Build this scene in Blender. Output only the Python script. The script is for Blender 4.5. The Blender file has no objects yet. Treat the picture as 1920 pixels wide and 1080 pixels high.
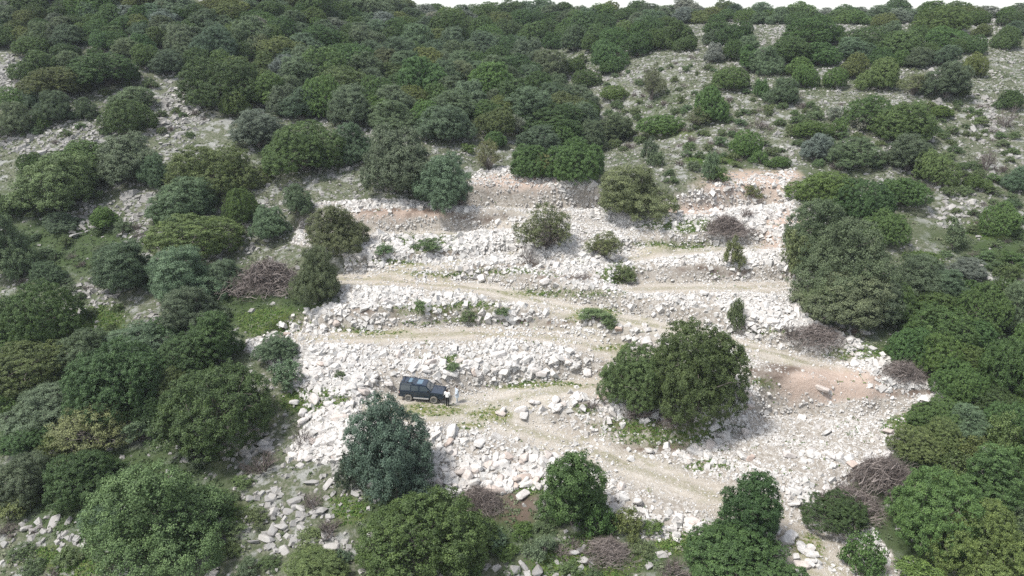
import bpy, bmesh, math, random
import numpy as np
from mathutils import Vector, Matrix

SC = bpy.context.scene
COL = SC.collection
R = math.radians
rng = np.random.default_rng(11)
random.seed(11)

# ------------------------------------------------------------------ camera, sky, sun, exposure
CAM_Z, PITCH, FPX = 31.0, R(19.0), 1371.0
cam_d = bpy.data.cameras.new('camera')
cam_d.sensor_width = 36.0
cam_d.lens = FPX / 1920 * 36.0
cam_d.clip_start, cam_d.clip_end = 0.5, 8000
cam = bpy.data.objects.new('camera', cam_d)
COL.objects.link(cam)
cam.location = (0, 0, CAM_Z)
cam.rotation_euler = (math.pi / 2 - PITCH, 0, 0)
SC.camera = cam

SUN_EL, SUN_AZ = R(60), R(-118)            # azimuth from +Y (up the hill), positive to the east
world = bpy.data.worlds.new('World')
SC.world = world
world.use_nodes = True
wn, wl = world.node_tree.nodes, world.node_tree.links
bg = wn['Background']
sky = wn.new('ShaderNodeTexSky')
sky.sky_type = 'NISHITA'
sky.sun_disc = False
sky.sun_elevation = SUN_EL
sky.sun_rotation = SUN_AZ
sky.dust_density = 1.5
sky.air_density = 1.0
cloud = wn.new('ShaderNodeHueSaturation')   # thin bright cloud: a paler sky
cloud.inputs['Saturation'].default_value = 0.38
cloud.inputs['Value'].default_value = 1.3
wl.new(sky.outputs[0], cloud.inputs['Color'])
wl.new(cloud.outputs[0], bg.inputs['Color'])
bg.inputs['Strength'].default_value = 0.15

sun_d = bpy.data.lights.new('sun', 'SUN')
sun_d.energy = 3.6
sun_d.angle = R(11)
sun_d.color = (1.0, 0.96, 0.90)
sun = bpy.data.objects.new('sun', sun_d)
COL.objects.link(sun)
sd = Vector((math.sin(SUN_AZ) * math.cos(SUN_EL), math.cos(SUN_AZ) * math.cos(SUN_EL), math.sin(SUN_EL)))
sun.rotation_euler = sd.to_track_quat('Z', 'Y').to_euler()
sun.location = (0, 0, 120)

SC.view_settings.view_transform = 'Standard'
SC.view_settings.look = 'None'
SC.view_settings.exposure = 0.52
SC.view_settings.gamma = 1.0
SC.cycles.use_denoising = False
SC.cycles.max_bounces = 5
SC.cycles.volume_bounces = 0
SC.cycles.diffuse_bounces = 3

# ------------------------------------------------------------------ helpers
def sstep(a, b, x):
    t = np.clip((x - a) / (b - a), 0, 1)
    return t * t * (3 - 2 * t)

def vnoise(x, y, seed=0):
    xi, yi = np.floor(x).astype(np.int64), np.floor(y).astype(np.int64)
    fx, fy = x - xi, y - yi
    fx, fy = fx * fx * (3 - 2 * fx), fy * fy * (3 - 2 * fy)
    def h(i, j):
        n = (i * 374761393 + j * 668265263 + seed * 974711) & 0x7fffffff
        n = ((n ^ (n >> 13)) * 1274126177) & 0x7fffffff
        return ((n ^ (n >> 16)) & 0xffff) / 65535.0
    a, b, c, d = h(xi, yi), h(xi + 1, yi), h(xi, yi + 1), h(xi + 1, yi + 1)
    return (a * (1 - fx) + b * fx) * (1 - fy) + (c * (1 - fx) + d * fx) * fy

def fbm(x, y, scale, octv=3, seed=0):
    s, a, t = 0, 1.0, 0
    for k in range(octv):
        s = s + a * (vnoise(x / scale * 2 ** k + 7.3 * k, y / scale * 2 ** k - 3.1 * k, seed + k) - 0.5)
        t += a
        a *= 0.5
    return s / t * 2

def link(name, me, parent=None, mats=None):
    o = bpy.data.objects.new(name, me)
    COL.objects.link(o)
    if parent is not None:
        o.parent = parent
    for m in (mats or []):
        me.materials.append(m)
    return o

def tag(o, label=None, cat=None, group=None, kind=None):
    if label: o['label'] = label
    if cat: o['category'] = cat
    if group: o['group'] = group
    if kind: o['kind'] = kind
    return o

def mesh_np(name, verts, faces, nper, var=None, smooth=False):
    """verts (N,3), faces flat int array with nper verts per face; var: per-vertex float attribute."""
    me = bpy.data.meshes.new(name)
    nv, nf = len(verts), len(faces) // nper
    me.vertices.add(nv)
    me.vertices.foreach_set('co', np.ascontiguousarray(verts, np.float32).ravel())
    me.loops.add(nf * nper)
    me.loops.foreach_set('vertex_index', np.ascontiguousarray(faces, np.int32))
    me.polygons.add(nf)
    me.polygons.foreach_set('loop_start', np.arange(0, nf * nper, nper, dtype=np.int32))
    me.polygons.foreach_set('loop_total', np.full(nf, nper, np.int32))
    me.polygons.foreach_set('use_smooth', np.full(nf, smooth, bool))
    if var is not None:
        at = me.attributes.new('var', 'FLOAT', 'POINT')
        at.data.foreach_set('value', np.ascontiguousarray(var, np.float32))
    me.update(calc_edges=True)
    return me

# ------------------------------------------------------------------ terrain heights
_Yg = np.arange(-400, 4001, 1.0)
_sl = np.interp(_Yg, [-400, 0, 40, 98, 115, 150, 190, 230, 256, 290, 400, 1000, 2500],
                [0.10, .25, .28, .28, .23, .21, .17, .090, .010, -.15, -.2, -.08, 0])
_Zg = np.cumsum(_sl)
_Zg -= np.interp(59, _Yg, _Zg)

def base(X, Y):
    z = np.interp(Y, _Yg, _Zg)
    z = z + 19 * sstep(25, 74, -X) * sstep(110, 235, Y)
    xg = np.interp(Y, [100, 134, 190, 250], [11, 16, 6, 0])
    z = z - 5.5 * np.exp(-((X - xg) / 14) ** 2) * sstep(100, 130, Y) * (1 - sstep(215, 250, Y))
    z = z + 0.05 * np.clip(X - 20, 0, 90) * sstep(100, 140, Y) * (1 - sstep(180, 245, Y))
    z = z - 0.13 * np.clip(-X - 14, 0, 60) * (1 - sstep(75, 125, Y))
    z = z - 0.07 * np.clip(X - 36, 0, 60) * (1 - sstep(70, 110, Y))
    z = z + 0.8 * fbm(X, Y, 19.0, 2, 5) + 2.2 * fbm(X, Y * 0.3, 34.0, 2, 8) * sstep(150, 240, Y)
    return z

CP, SP = math.cos(PITCH), math.sin(PITCH)
def ray(px, py):
    u, v = (np.asarray(px, float) - 960) / FPX, (540 - np.asarray(py, float)) / FPX
    return u, CP + v * SP, -SP + v * CP      # direction with unit depth along the axis

def cast(px, py, h):
    dx, dy, dz = ray(np.atleast_1d(px), np.atleast_1d(py))
    lo = np.full(dx.shape, 20.0)
    hit = np.full(dx.shape, np.nan)
    t = 20.0
    done = np.zeros(dx.shape, bool)
    while t < 420:
        t2 = t * 1.006
        below = (CAM_Z + dz * t2 < h(dx * t2, dy * t2)) & ~done
        hit[below] = (t + t2) / 2
        done |= below
        t = t2
    return dx * hit, dy * hit, hit            # hit = depth

def project(X, Y, Z):
    dep = Y * CP - (Z - CAM_Z) * SP
    dep = np.where(dep > 1, dep, 1)
    up = Y * SP + (Z - CAM_Z) * CP
    return 960 + X / dep * FPX, 540 - up / dep * FPX, dep

# roads: pixel way-points of the photo, half width, how deep they are cut in, shoulder width
ROADS_PX = [          # last number: how far the wheels have worn it to bare earth
    ([(720, 765), (860, 762), (960, 790), (1080, 832), (1250, 890), (1400, 955), (1500, 1015), (1620, 1090)], 2.5, 0.3, 2.0, 0.85),
    ([(740, 752), (860, 752), (950, 738), (1050, 720), (1140, 708)], 2.2, 0.6, 1.2, 0.8),
    ([(1390, 665), (1470, 668), (1570, 690)], 2.6, 0.2, 1.4, 0.25),
    ([(1250, 890), (1380, 860), (1480, 820), (1600, 800), (1720, 785)], 3.4, 0.5, 2.0, 0.06),
    ([(1490, 774), (1620, 777), (1720, 780)], 2.6, 1.9, 0.9, 0.06),
    ([(540, 622), (700, 618), (850, 610), (1000, 608), (1100, 628), (1190, 657)], 2.0, 0.9, 0.9, 0.85),
    ([(640, 510), (760, 514), (900, 522), (1000, 547), (1100, 570), (1220, 594), (1340, 617), (1450, 647), (1560, 682)], 2.1, 0.9, 0.9, 0.92),
    ([(720, 490), (850, 482), (960, 462)], 1.3, 0.7, 0.9, 0.75),
    ([(1190, 526), (1350, 526), (1480, 520)], 2.0, 1.0, 0.9, 0.8),
    ([(1170, 470), (1250, 458), (1330, 455), (1420, 450)], 2.0, 1.0, 0.9, 0.85),
    ([(580, 414), (700, 422), (850, 419), (965, 414)], 2.0, 1.5, 0.9, 0.75),
    ([(890, 364), (1000, 366), (1120, 370), (1250, 376), (1350, 376), (1450, 362)], 2.2, 2.1, 0.8, 0.65),
    ([(930, 385), (1040, 405), (1150, 425), (1230, 448)], 1.3, 0.3, 1.4, 0.4),
]
ROADS = []
for pts, hw, cut, tr, worn in ROADS_PX:
    p = np.array(pts, float)
    x, y, _ = cast(p[:, 0], p[:, 1], base)
    s = np.concatenate([[0], np.cumsum(np.hypot(np.diff(x), np.diff(y)))])
    n = max(int(s[-1] / 1.5), 4)
    q = np.linspace(0, s[-1], n)
    x, y = np.interp(q, s, x), np.interp(q, s, y)
    for _ in range(3):
        x[1:-1] = (x[:-2] + 2 * x[1:-1] + x[2:]) / 4
        y[1:-1] = (y[:-2] + 2 * y[1:-1] + y[2:]) / 4
    z = base(x, y)
    for _ in range(12):
        z[1:-1] = (z[:-2] + 2 * z[1:-1] + z[2:]) / 4
    ROADS.append((x, y, z - cut, hw, tr, worn))

def road_field(X, Y):
    """greatest road weight, blended road height and core mask at each point"""
    X, Y = np.asarray(X, float), np.asarray(Y, float)
    sh = X.shape
    X, Y = X.ravel(), Y.ravel()
    W, ZW, M, CORE, RUT, MID = (np.zeros(X.shape) for _ in range(6))
    ok = np.nonzero((Y > 30) & (Y < 125) & (np.abs(X) < 75))[0]
    if len(ok):
        xs, ys = X[ok], Y[ok]
        wob = 0.55 * fbm(xs, ys, 4.0, 2, 61)
        for rx, ry, rz, hw, tr, worn in ROADS:
            best = np.full(xs.shape, 1e9)
            bz = np.zeros(xs.shape)
            for k in range(len(rx) - 1):
                ax, ay, bx, by = rx[k], ry[k], rx[k + 1], ry[k + 1]
                L2 = (bx - ax) ** 2 + (by - ay) ** 2 + 1e-9
                t = np.clip(((xs - ax) * (bx - ax) + (ys - ay) * (by - ay)) / L2, 0, 1)
                d = np.hypot(xs - ax - t * (bx - ax), ys - ay - t * (by - ay))
                c = d < best
                best[c] = d[c]
                bz[c] = (rz[k] + t * (rz[k + 1] - rz[k]))[c]
            w = 1 - sstep(hw + wob, hw + tr + wob, best)
            W[ok] += w
            ZW[ok] += w * bz
            M[ok] = np.maximum(M[ok], w)
            dd = np.abs(best + 0.5 * wob - 0.15)
            RUT[ok] = np.maximum(RUT[ok], worn * (1 - sstep(0.10, 0.34, np.abs(dd - 0.78))))
            MID[ok] = np.maximum(MID[ok], worn * (1 - sstep(0.15, 0.45, dd)) + worn * 0.7 * (1 - sstep(0.1, 0.5, np.abs(dd - hw))))
            CORE[ok] = np.maximum(CORE[ok], worn * (1 - sstep(hw - 0.9 + wob, hw + 0.5 + wob, best)))
    Z = np.where(W > 1e-6, ZW / np.maximum(W, 1e-6), 0)
    global LAST_RUT, LAST_MID
    LAST_RUT, LAST_MID = RUT.reshape(sh), np.clip(MID, 0, 1).reshape(sh)
    return W.reshape(sh), Z.reshape(sh), M.reshape(sh), CORE.reshape(sh)

def height(X, Y):
    z = base(X, Y)
    W, ZR, M, C = road_field(X, Y)
    z = z + (0.30 * fbm(X, Y, 4.5, 3, 9) + 0.10 * fbm(X, Y, 1.1, 2, 19)) * (1 - 0.85 * M)
    return z * (1 - M) + (ZR + 0.16 * fbm(X, Y, 2.2, 3, 23) - 0.05 * LAST_RUT) * M

# fast look-up grid
GX0, GY0, GS = -175.0, 20.0, 0.5
_gx = np.arange(GX0, 175.01, GS)
_gy = np.arange(GY0, 330.01, GS)
_GXX, _GYY = np.meshgrid(_gx, _gy)
GZ = height(_GXX, _GYY)
_, _, GFLAT, GROAD = road_field(_GXX, _GYY)
def lut(G, X, Y):
    i = np.clip((np.asarray(X, float) - GX0) / GS, 0, len(_gx) - 1.001)
    j = np.clip((np.asarray(Y, float) - GY0) / GS, 0, len(_gy) - 1.001)
    a, b = i.astype(int), j.astype(int)
    fx, fy = i - a, j - b
    return (G[b, a] * (1 - fx) + G[b, a + 1] * fx) * (1 - fy) + (G[b + 1, a] * (1 - fx) + G[b + 1, a + 1] * fx) * fy
def hz(X, Y): return lut(GZ, X, Y)

def spot(px, py):
    """ground point seen at a pixel of the photo; moves down the picture until it meets ground"""
    for k in range(40):
        x, y, d = cast(px, py + k * 2, hz)
        if not np.isnan(d[0]):
            return float(x[0]), float(y[0]), float(hz(x, y)[0]), float(d[0])
    return None

def inpoly(px, py, poly):
    px, py = np.asarray(px, float), np.asarray(py, float)
    c = np.zeros(px.shape, bool)
    n = len(poly)
    for k in range(n):
        x1, y1 = poly[k]
        x2, y2 = poly[(k + 1) % n]
        if y1 == y2: continue
        c ^= ((y1 > py) != (y2 > py)) & (px < (x2 - x1) * (py - y1) / (y2 - y1) + x1)
    return c

QUARRY = [(545, 455), (600, 380), (700, 372), (880, 385), (890, 322), (960, 316), (1090, 335), (1250, 372), (1340, 345), (1480, 316), (1500, 400), (1490, 500),
          (1500, 590), (1600, 640), (1700, 690), (1790, 740), (1765, 790), (1690, 850), (1570, 930), (1640, 975), (1720, 1090),
          (1490, 1100), (1400, 1010), (1200, 1000), (1110, 930), (950, 910), (830, 915), (690, 870), (545, 860), (590, 770), (540, 710), (455, 655),
          (550, 590), (640, 565), (640, 480)]
GREEN = [(800, 770, 80, 13), (920, 778, 45, 12), (880, 800, 32, 8), (1000, 722, 100, 7), (690, 622, 90, 6), (890, 604, 130, 5), (840, 578, 120, 11),
         (790, 456, 85, 16), (720, 492, 70, 7), (880, 512, 150, 7), (1060, 552, 110, 8), (1160, 512, 40, 22), (1260, 800, 130, 32), (1290, 422, 95, 16),
         (1260, 460, 110, 7), (1700, 800, 60, 20), (1510, 1025, 45, 30), (585, 750, 65, 25), (510, 600, 70, 28), (180, 600, 60, 28),
         (1000, 905, 55, 18), (1320, 865, 55, 10), (120, 1055, 95, 26), (1170, 655, 60, 6), (1430, 620, 60, 5), (1600, 660, 60, 14), (1120, 590, 50, 12),
         (350, 960, 130, 40), (1100, 1050, 120, 40), (640, 960, 40, 30), (1430, 715, 30, 9), (1090, 768, 40, 9), (330, 740, 60, 20), (1280, 1010, 70, 22),
         (850, 672, 30, 10), (1330, 300, 60, 10), (1860, 430, 60, 20), (1240, 250, 60, 14)]
SOIL = [(1440, 706, 40, 8), (1180, 795, 60, 8), (1220, 832, 60, 9), (960, 940, 55, 42), (700, 582, 60, 7), (830, 586, 90, 5), (1080, 522, 110, 7), (960, 500, 80, 7),
        (800, 474, 110, 5), (1715, 742, 85, 9), (1350, 508, 90, 7), (1590, 628, 42, 12), (760, 396, 90, 7), (900, 405, 60, 6), (1440, 690, 60, 10), (1170, 700, 40, 8), (1020, 600, 80, 4)]
LUSH = [(90, 700, 190, 170), (200, 930, 260, 110), (330, 720, 130, 120), (120, 460, 160, 70), (1790, 900, 190, 230), (1800, 640, 160, 130), (560, 560, 60, 40), (930, 985, 110, 60), (1130, 1040, 160, 50),
        (760, 960, 120, 60), (1880, 470, 60, 60), (420, 560, 110, 70), (1280, 780, 140, 60)]
ROCKY = [(530, 990, 110, 95), (470, 840, 60, 45), (650, 920, 55, 60), (250, 400, 45, 60), (160, 415, 40, 28), (90, 262, 150, 40), (330, 215, 60, 60), (30, 150, 60, 50), (170, 560, 60, 40), (1060, 1060, 120, 30),
         (1790, 390, 60, 40), (1850, 230, 30, 50), (620, 300, 60, 30), (210, 690, 60, 60), (300, 620, 60, 40), (120, 1010, 90, 40)]
PINK = [(985, 338, 95, 17), (1400, 350, 100, 26), (1300, 395, 80, 12), (760, 400, 100, 10), (1540, 712, 110, 30), (1470, 430, 50, 50), (1560, 735, 120, 14), (1400, 335, 90, 18), (1460, 330, 40, 14)]

def masks(X, Y, Z):
    jx, jy = 1.6 * fbm(X, Y, 5.0, 3, 31), 1.6 * fbm(X, Y, 5.0, 3, 41)
    px, py, dep = project(X + jx, Y + jy, Z)
    near = (dep > 25) & (dep < 130)
    q = (inpoly(px, py, QUARRY) & near).astype(float)
    def ell(L):
        m = np.zeros(X.shape)
        for cx, cy, rx, ry in L:
            d = np.sqrt(((px - cx) / rx) ** 2 + ((py - cy) / ry) ** 2)
            m = np.maximum(m, 1 - sstep(0.55, 1.25, d))
        return m * near
    global LAST_LUSH, LAST_ROCKY
    near = (dep > 25) & (dep < 260)
    LAST_LUSH, LAST_ROCKY = ell(LUSH) * (1 - q), ell(ROCKY)
    near = (dep > 25) & (dep < 130)
    return q, ell(GREEN), ell(SOIL), ell(PINK)

# ------------------------------------------------------------------ materials
def new_mat(name):
    m = bpy.data.materials.new(name)
    m.use_nodes = True
    nt = m.node_tree
    for n in list(nt.nodes): nt.nodes.remove(n)
    out = nt.nodes.new('ShaderNodeOutputMaterial')
    return m, nt, out

class NT:
    def __init__(s, nt): s.nt = nt
    def node(s, t, **kw):
        n = s.nt.nodes.new(t)
        for k, v in kw.items(): setattr(n, k, v)
        return n
    def link(s, a, b): s.nt.links.new(a, b)
    def val(s, sock, v):
        if hasattr(v, 'is_output'): s.link(v, sock)
        else: sock.default_value = v
    def mix(s, f, a, b, bt='MIX'):
        n = s.node('ShaderNodeMix', data_type='RGBA', blend_type=bt)
        s.val(n.inputs[0], f); s.val(n.inputs[6], a); s.val(n.inputs[7], b)
        return n.outputs[2]
    def math(s, op, a, b=0.0, c=0.0):
        n = s.node('ShaderNodeMath', operation=op)
        s.val(n.inputs[0], a); s.val(n.inputs[1], b); s.val(n.inputs[2], c)
        return n.outputs[0]
    def noise(s, co, scale, detail=4, rough=0.6):
        n = s.node('ShaderNodeTexNoise')
        s.link(co, n.inputs['Vector'])
        n.inputs['Scale'].default_value = scale; n.inputs['Detail'].default_value = detail; n.inputs['Roughness'].default_value = rough
        return n.outputs[0]
    def ramp(s, f, stops, interp='LINEAR'):
        n = s.node('ShaderNodeValToRGB')
        n.color_ramp.interpolation = interp
        e = n.color_ramp.elements
        while len(e) < len(stops): e.new(0.5)
        for k, (p, c) in enumerate(stops):
            e[k].position = p
            e[k].color = (*c, 1) if not isinstance(c, (int, float)) else (c, c, c, 1)
        s.link(f, n.inputs[0])
        return n.outputs[0]
    def attr(s, name):
        n = s.node('ShaderNodeAttribute', attribute_name=name)
        return n.outputs['Fac']

def simple(name, col, rough=0.6, metal=0.0, spec=0.5, noise=0.0, coat=0.0):
    m, nt, out = new_mat(name)
    t = NT(nt)
    b = t.node('ShaderNodeBsdfPrincipled')
    b.inputs['Roughness'].default_value = rough
    b.inputs['Metallic'].default_value = metal
    b.inputs['Specular IOR Level'].default_value = spec
    b.inputs['Coat Weight'].default_value = coat
    tc = t.node('ShaderNodeTexCoord')
    f = t.noise(tc.outputs['Object'], 6.0, 4)
    c = t.mix(f, tuple(x * (1 - noise) for x in col) + (1,), tuple(min(1, x * (1 + noise)) for x in col) + (1,))
    t.link(c, b.inputs['Base Color'])
    t.link(b.outputs[0], out.inputs[0])
    return m

def ground_mat():
    m, nt, out = new_mat('ground')
    t = NT(nt)
    geo = t.node('ShaderNodeNewGeometry')
    P = geo.outputs['Position']
    big = t.noise(P, 0.09, 5)
    mid = t.noise(P, 0.55, 5, 0.65)
    fine = t.noise(P, 3.2, 4, 0.7)
    grit = t.noise(P, 11.0, 3, 0.7)
    vor = t.node('ShaderNodeTexVoronoi', feature='F1')
    t.link(P, vor.inputs['Vector']); vor.inputs['Scale'].default_value = 3.3
    vor2 = t.node('ShaderNodeTexVoronoi', feature='DISTANCE_TO_EDGE')
    t.link(P, vor2.inputs['Vector']); vor2.inputs['Scale'].default_value = 3.3
    # hillside: scrub, dry grass, pale rock
    scrub = t.mix(grit, (0.045, 0.060, 0.032, 1), (0.105, 0.118, 0.070, 1))
    straw = t.mix(grit, (0.115, 0.115, 0.085, 1), (0.20, 0.198, 0.16, 1))
    rock = t.mix(fine, (0.16, 0.165, 0.155, 1), (0.32, 0.322, 0.30, 1))
    hill = t.mix(t.ramp(fine, [(0.46, 0), (0.62, 1)]), scrub, straw)
    hill = t.mix(t.ramp(mid, [(0.52, 0), (0.60, 1)]), hill, rock)
    lush = t.mix(fine, (0.035, 0.052, 0.022, 1), (0.078, 0.098, 0.048, 1))
    hill = t.mix(t.ramp(big, [(0.50, 0), (0.66, 0.8)]), hill, lush)
    dark = t.mix(grit, (0.022, 0.040, 0.013, 1), (0.062, 0.092, 0.034, 1))
    hill = t.mix(t.math('MULTIPLY', t.attr('lush'), t.ramp(fine, [(0.30, 0.25), (0.50, 0.95)])), hill, dark)
    # quarried ground: pale broken limestone
    cell = t.ramp(vor.outputs['Color'], [(0.0, (0.17, 0.155, 0.128)), (0.35, (0.27, 0.252, 0.22)), (0.7, (0.39, 0.375, 0.345)), (1, (0.22, 0.19, 0.15))])
    cell = t.mix(t.ramp(vor2.outputs['Distance'], [(0.0, 0.75), (0.05, 0)]), cell, (0.16, 0.135, 0.115, 1))
    cell = t.mix(t.math('MULTIPLY', grit, 0.5), cell, (0.29, 0.25, 0.215, 1))
    col = t.mix(t.attr('quarry'), hill, cell)
    road = t.mix(mid, (0.38, 0.345, 0.29, 1), (0.46, 0.435, 0.40, 1))
    road = t.mix(t.ramp(grit, [(0.44, 0), (0.60, 0.85)]), road, (0.25, 0.22, 0.175, 1))
    road = t.mix(t.ramp(fine, [(0.50, 0), (0.60, 0.8)]), road, (0.48, 0.455, 0.42, 1))
    road = t.mix(t.ramp(big, [(0.45, 0.0), (0.6, 0.45)]), road, (0.30, 0.255, 0.20, 1))
    road = t.mix(t.ramp(mid, [(0.54, 0), (0.68, 0.65)]), road, (0.185, 0.18, 0.08, 1))
    road = t.mix(t.math('MULTIPLY', t.attr('rut'), t.ramp(mid, [(0.30, 0.15), (0.55, 0.6)])), road, (0.44, 0.405, 0.35, 1))
    road = t.mix(t.math('MULTIPLY', t.attr('mid'), t.ramp(fine, [(0.40, 0.0), (0.56, 0.8)])), road, (0.155, 0.155, 0.07, 1))
    col = t.mix(t.attr('road'), col, road)
    pk = t.mix(fine, (0.30, 0.215, 0.165, 1), (0.47, 0.385, 0.33, 1))
    col = t.mix(t.math('MULTIPLY', t.attr('pink'), 0.85), col, pk)
    soil = t.mix(fine, (0.06, 0.042, 0.032, 1), (0.16, 0.118, 0.094, 1))
    sf = t.math('MULTIPLY', t.attr('soil'), t.ramp(mid, [(0.38, 0.05), (0.56, 0.9)]))
    col = t.mix(sf, col, soil)
    gr = t.mix(grit, (0.035, 0.06, 0.014, 1), (0.12, 0.145, 0.042, 1))
    gr = t.mix(t.math('MULTIPLY', t.attr('road'), 0.7), gr, (0.185, 0.185, 0.075, 1))
    gf = t.math('MULTIPLY', t.attr('green'), t.ramp(fine, [(0.40, 0.05), (0.54, 1)]))
    col = t.mix(gf, col, gr)
    b = t.node('ShaderNodeBsdfPrincipled')
    b.inputs['Roughness'].default_value = 0.95
    b.inputs['Specular IOR Level'].default_value = 0.15
    t.link(col, b.inputs['Base Color'])
    hgt = t.math('ADD', t.math('MULTIPLY', fine, 0.6), t.math('MULTIPLY', grit, 0.4))
    bm = t.node('ShaderNodeBump')
    bm.inputs['Strength'].default_value = 0.9
    bm.inputs['Distance'].default_value = 0.18
    t.link(hgt, bm.inputs['Height'])
    t.link(bm.outputs[0], b.inputs['Normal'])
    t.link(b.outputs[0], out.inputs[0])
    return m

def stone_mat(name, stops, by_object=False):
    m, nt, out = new_mat(name)
    t = NT(nt)
    if by_object:
        f = t.node('ShaderNodeObjectInfo').outputs['Random']
    else:
        f = t.attr('var')
    geo = t.node('ShaderNodeNewGeometry')
    P = geo.outputs['Position']
    c = t.ramp(f, stops)
    n1 = t.noise(P, 2.6, 5, 0.7)
    n2 = t.noise(P, 14.0, 3, 0.6)
    c = t.mix(t.ramp(n1, [(0.40, 0), (0.68, 0.6)]), c, (0.21, 0.19, 0.165, 1))
    c = t.mix(t.math('MULTIPLY', n2, 0.3), c, (0.55, 0.53, 0.50, 1))
    b = t.node('ShaderNodeBsdfPrincipled')
    b.inputs['Roughness'].default_value = 0.9
    b.inputs['Specular IOR Level'].default_value = 0.2
    t.link(c, b.inputs['Base Color'])
    bm = t.node('ShaderNodeBump')
    bm.inputs['Strength'].default_value = 0.5
    bm.inputs['Distance'].default_value = 0.06
    t.link(n2, bm.inputs['Height'])
    t.link(bm.outputs[0], b.inputs['Normal'])
    t.link(b.outputs[0], out.inputs[0])
    return m

def leaf_mat():
    m, nt, out = new_mat('leaves')
    t = NT(nt)
    oi = t.node('ShaderNodeObjectInfo')
    v = t.attr('var')
    hs = t.node('ShaderNodeHueSaturation')
    t.link(oi.outputs['Color'], hs.inputs['Color'])
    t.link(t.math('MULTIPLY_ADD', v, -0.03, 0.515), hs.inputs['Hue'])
    t.link(t.math('MULTIPLY_ADD', v, 1.35, 0.38), hs.inputs['Value'])  # random leaf tones, spread wide to paint in highlights and dark gaps
    d = t.node('ShaderNodeBsdfPrincipled')
    d.inputs['Roughness'].default_value = 0.55
    d.inputs['Specular IOR Level'].default_value = 0.35
    t.link(hs.outputs[0], d.inputs['Base Color'])
    tr = t.node('ShaderNodeBsdfTranslucent')
    t.link(hs.outputs[0], tr.inputs['Color'])
    mx = t.node('ShaderNodeMixShader')
    mx.inputs[0].default_value = 0.17
    t.link(d.outputs[0], mx.inputs[1]); t.link(tr.outputs[0], mx.inputs[2])
    t.link(mx.outputs[0], out.inputs[0])
    return m

def var_mat(name, stops, rough=0.8):
    m, nt, out = new_mat(name)
    t = NT(nt)
    d = t.node('ShaderNodeBsdfPrincipled')
    d.inputs['Roughness'].default_value = rough
    d.inputs['Specular IOR Level'].default_value = 0.2
    t.link(t.ramp(t.attr('var'), stops), d.inputs['Base Color'])
    t.link(d.outputs[0], out.inputs[0])
    return m

M_GROUND = ground_mat()
M_RUBBLE = stone_mat('quarried_limestone', [(0, (0.35, 0.347, 0.335)), (0.25, (0.55, 0.542, 0.525)), (0.6, (0.485, 0.468, 0.448)), (0.85, (0.385, 0.36, 0.34)), (0.96, (0.44, 0.365, 0.32)), (1, (0.34, 0.25, 0.20))])
M_BOULDER = stone_mat('boulder_limestone', [(0, (0.46, 0.45, 0.435)), (0.4, (0.57, 0.555, 0.535)), (0.75, (0.50, 0.47, 0.45)), (0.95, (0.46, 0.38, 0.335)), (1, (0.40, 0.28, 0.22))], True)
M_ROCK = stone_mat('weathered_limestone', [(0, (0.13, 0.13, 0.125)), (0.4, (0.19, 0.19, 0.184)), (0.8, (0.27, 0.268, 0.258)), (1, (0.36, 0.35, 0.335))])
M_LEAF = leaf_mat()
M_SCRUB = var_mat('scrub', [(0, (0.055, 0.085, 0.035)), (0.35, (0.115, 0.145, 0.08)), (0.6, (0.185, 0.20, 0.13)), (0.85, (0.155, 0.15, 0.12)), (1, (0.075, 0.11, 0.035))])
M_HERB = var_mat('herbs', [(0, (0.04, 0.085, 0.018)), (0.5, (0.075, 0.14, 0.03)), (1, (0.15, 0.20, 0.06))])
M_BARK = simple('bark', (0.15, 0.13, 0.115), 0.9, noise=0.35)
M_TWIG = var_mat('twigs', [(0, (0.065, 0.053, 0.047)), (0.5, (0.13, 0.11, 0.10)), (1, (0.25, 0.217, 0.20))])

# ------------------------------------------------------------------ ground sheet
def spaced(segs):
    out = [segs[0][0]]
    for a, b, s in segs:
        n = max(1, int(round((b - a) / s)))
        out += list(a + (b - a) * np.arange(1, n + 1) / n)
    return np.array(out)
gx = spaced([(-3000, -600, 400), (-600, -180, 30), (-180, -75, 2.0), (-75, -40, 0.8), (-40, 48, 0.27), (48, 80, 0.8), (80, 180, 2.0), (180, 600, 30), (600, 3000, 400)])
gy = spaced([(-300, 0, 50), (0, 28, 4), (28, 40, 0.4), (40, 100, 0.27), (100, 130, 0.7), (130, 270, 1.6), (270, 420, 8), (420, 900, 40), (900, 3500, 200)])
TX, TY = np.meshgrid(gx, gy)
TZ = height(TX, TY)
tq, tg, ts, tp = masks(TX, TY, TZ)
tl = LAST_LUSH
tr_ = road_field(TX, TY)[3]
trut, tmid = LAST_RUT, LAST_MID
V = np.stack([TX.ravel(), TY.ravel(), TZ.ravel()], 1)
nx, ny = len(gx), len(gy)
ii = (np.arange(ny - 1)[:, None] * nx + np.arange(nx - 1)[None, :])
F = np.stack([ii, ii + 1, ii + nx + 1, ii + nx], -1).reshape(-1, 4)
fr = tr_.ravel()[F].mean(1) > 0.32
for nm, sel in (('hillside', ~fr), ('dirt_track', fr)):
    f = F[sel]
    used, inv = np.unique(f, return_inverse=True)
    me = mesh_np(nm, V[used], inv.ravel(), 4, None, True)
    for an, arr in (('quarry', tq), ('road', tr_), ('green', tg), ('soil', ts), ('pink', tp), ('lush', tl), ('rut', trut), ('mid', tmid)):
        me.attributes.new(an, 'FLOAT', 'POINT').data.foreach_set('value', arr.ravel()[used].astype(np.float32))
    tag(link(nm, me, None, [M_GROUND]), kind='structure')

# ------------------------------------------------------------------ vegetation meshes
def unit(v): return v / (np.linalg.norm(v, axis=-1, keepdims=True) + 1e-9)

def rand_dirs(n, r): return unit(r.normal(size=(n, 3)))

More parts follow.
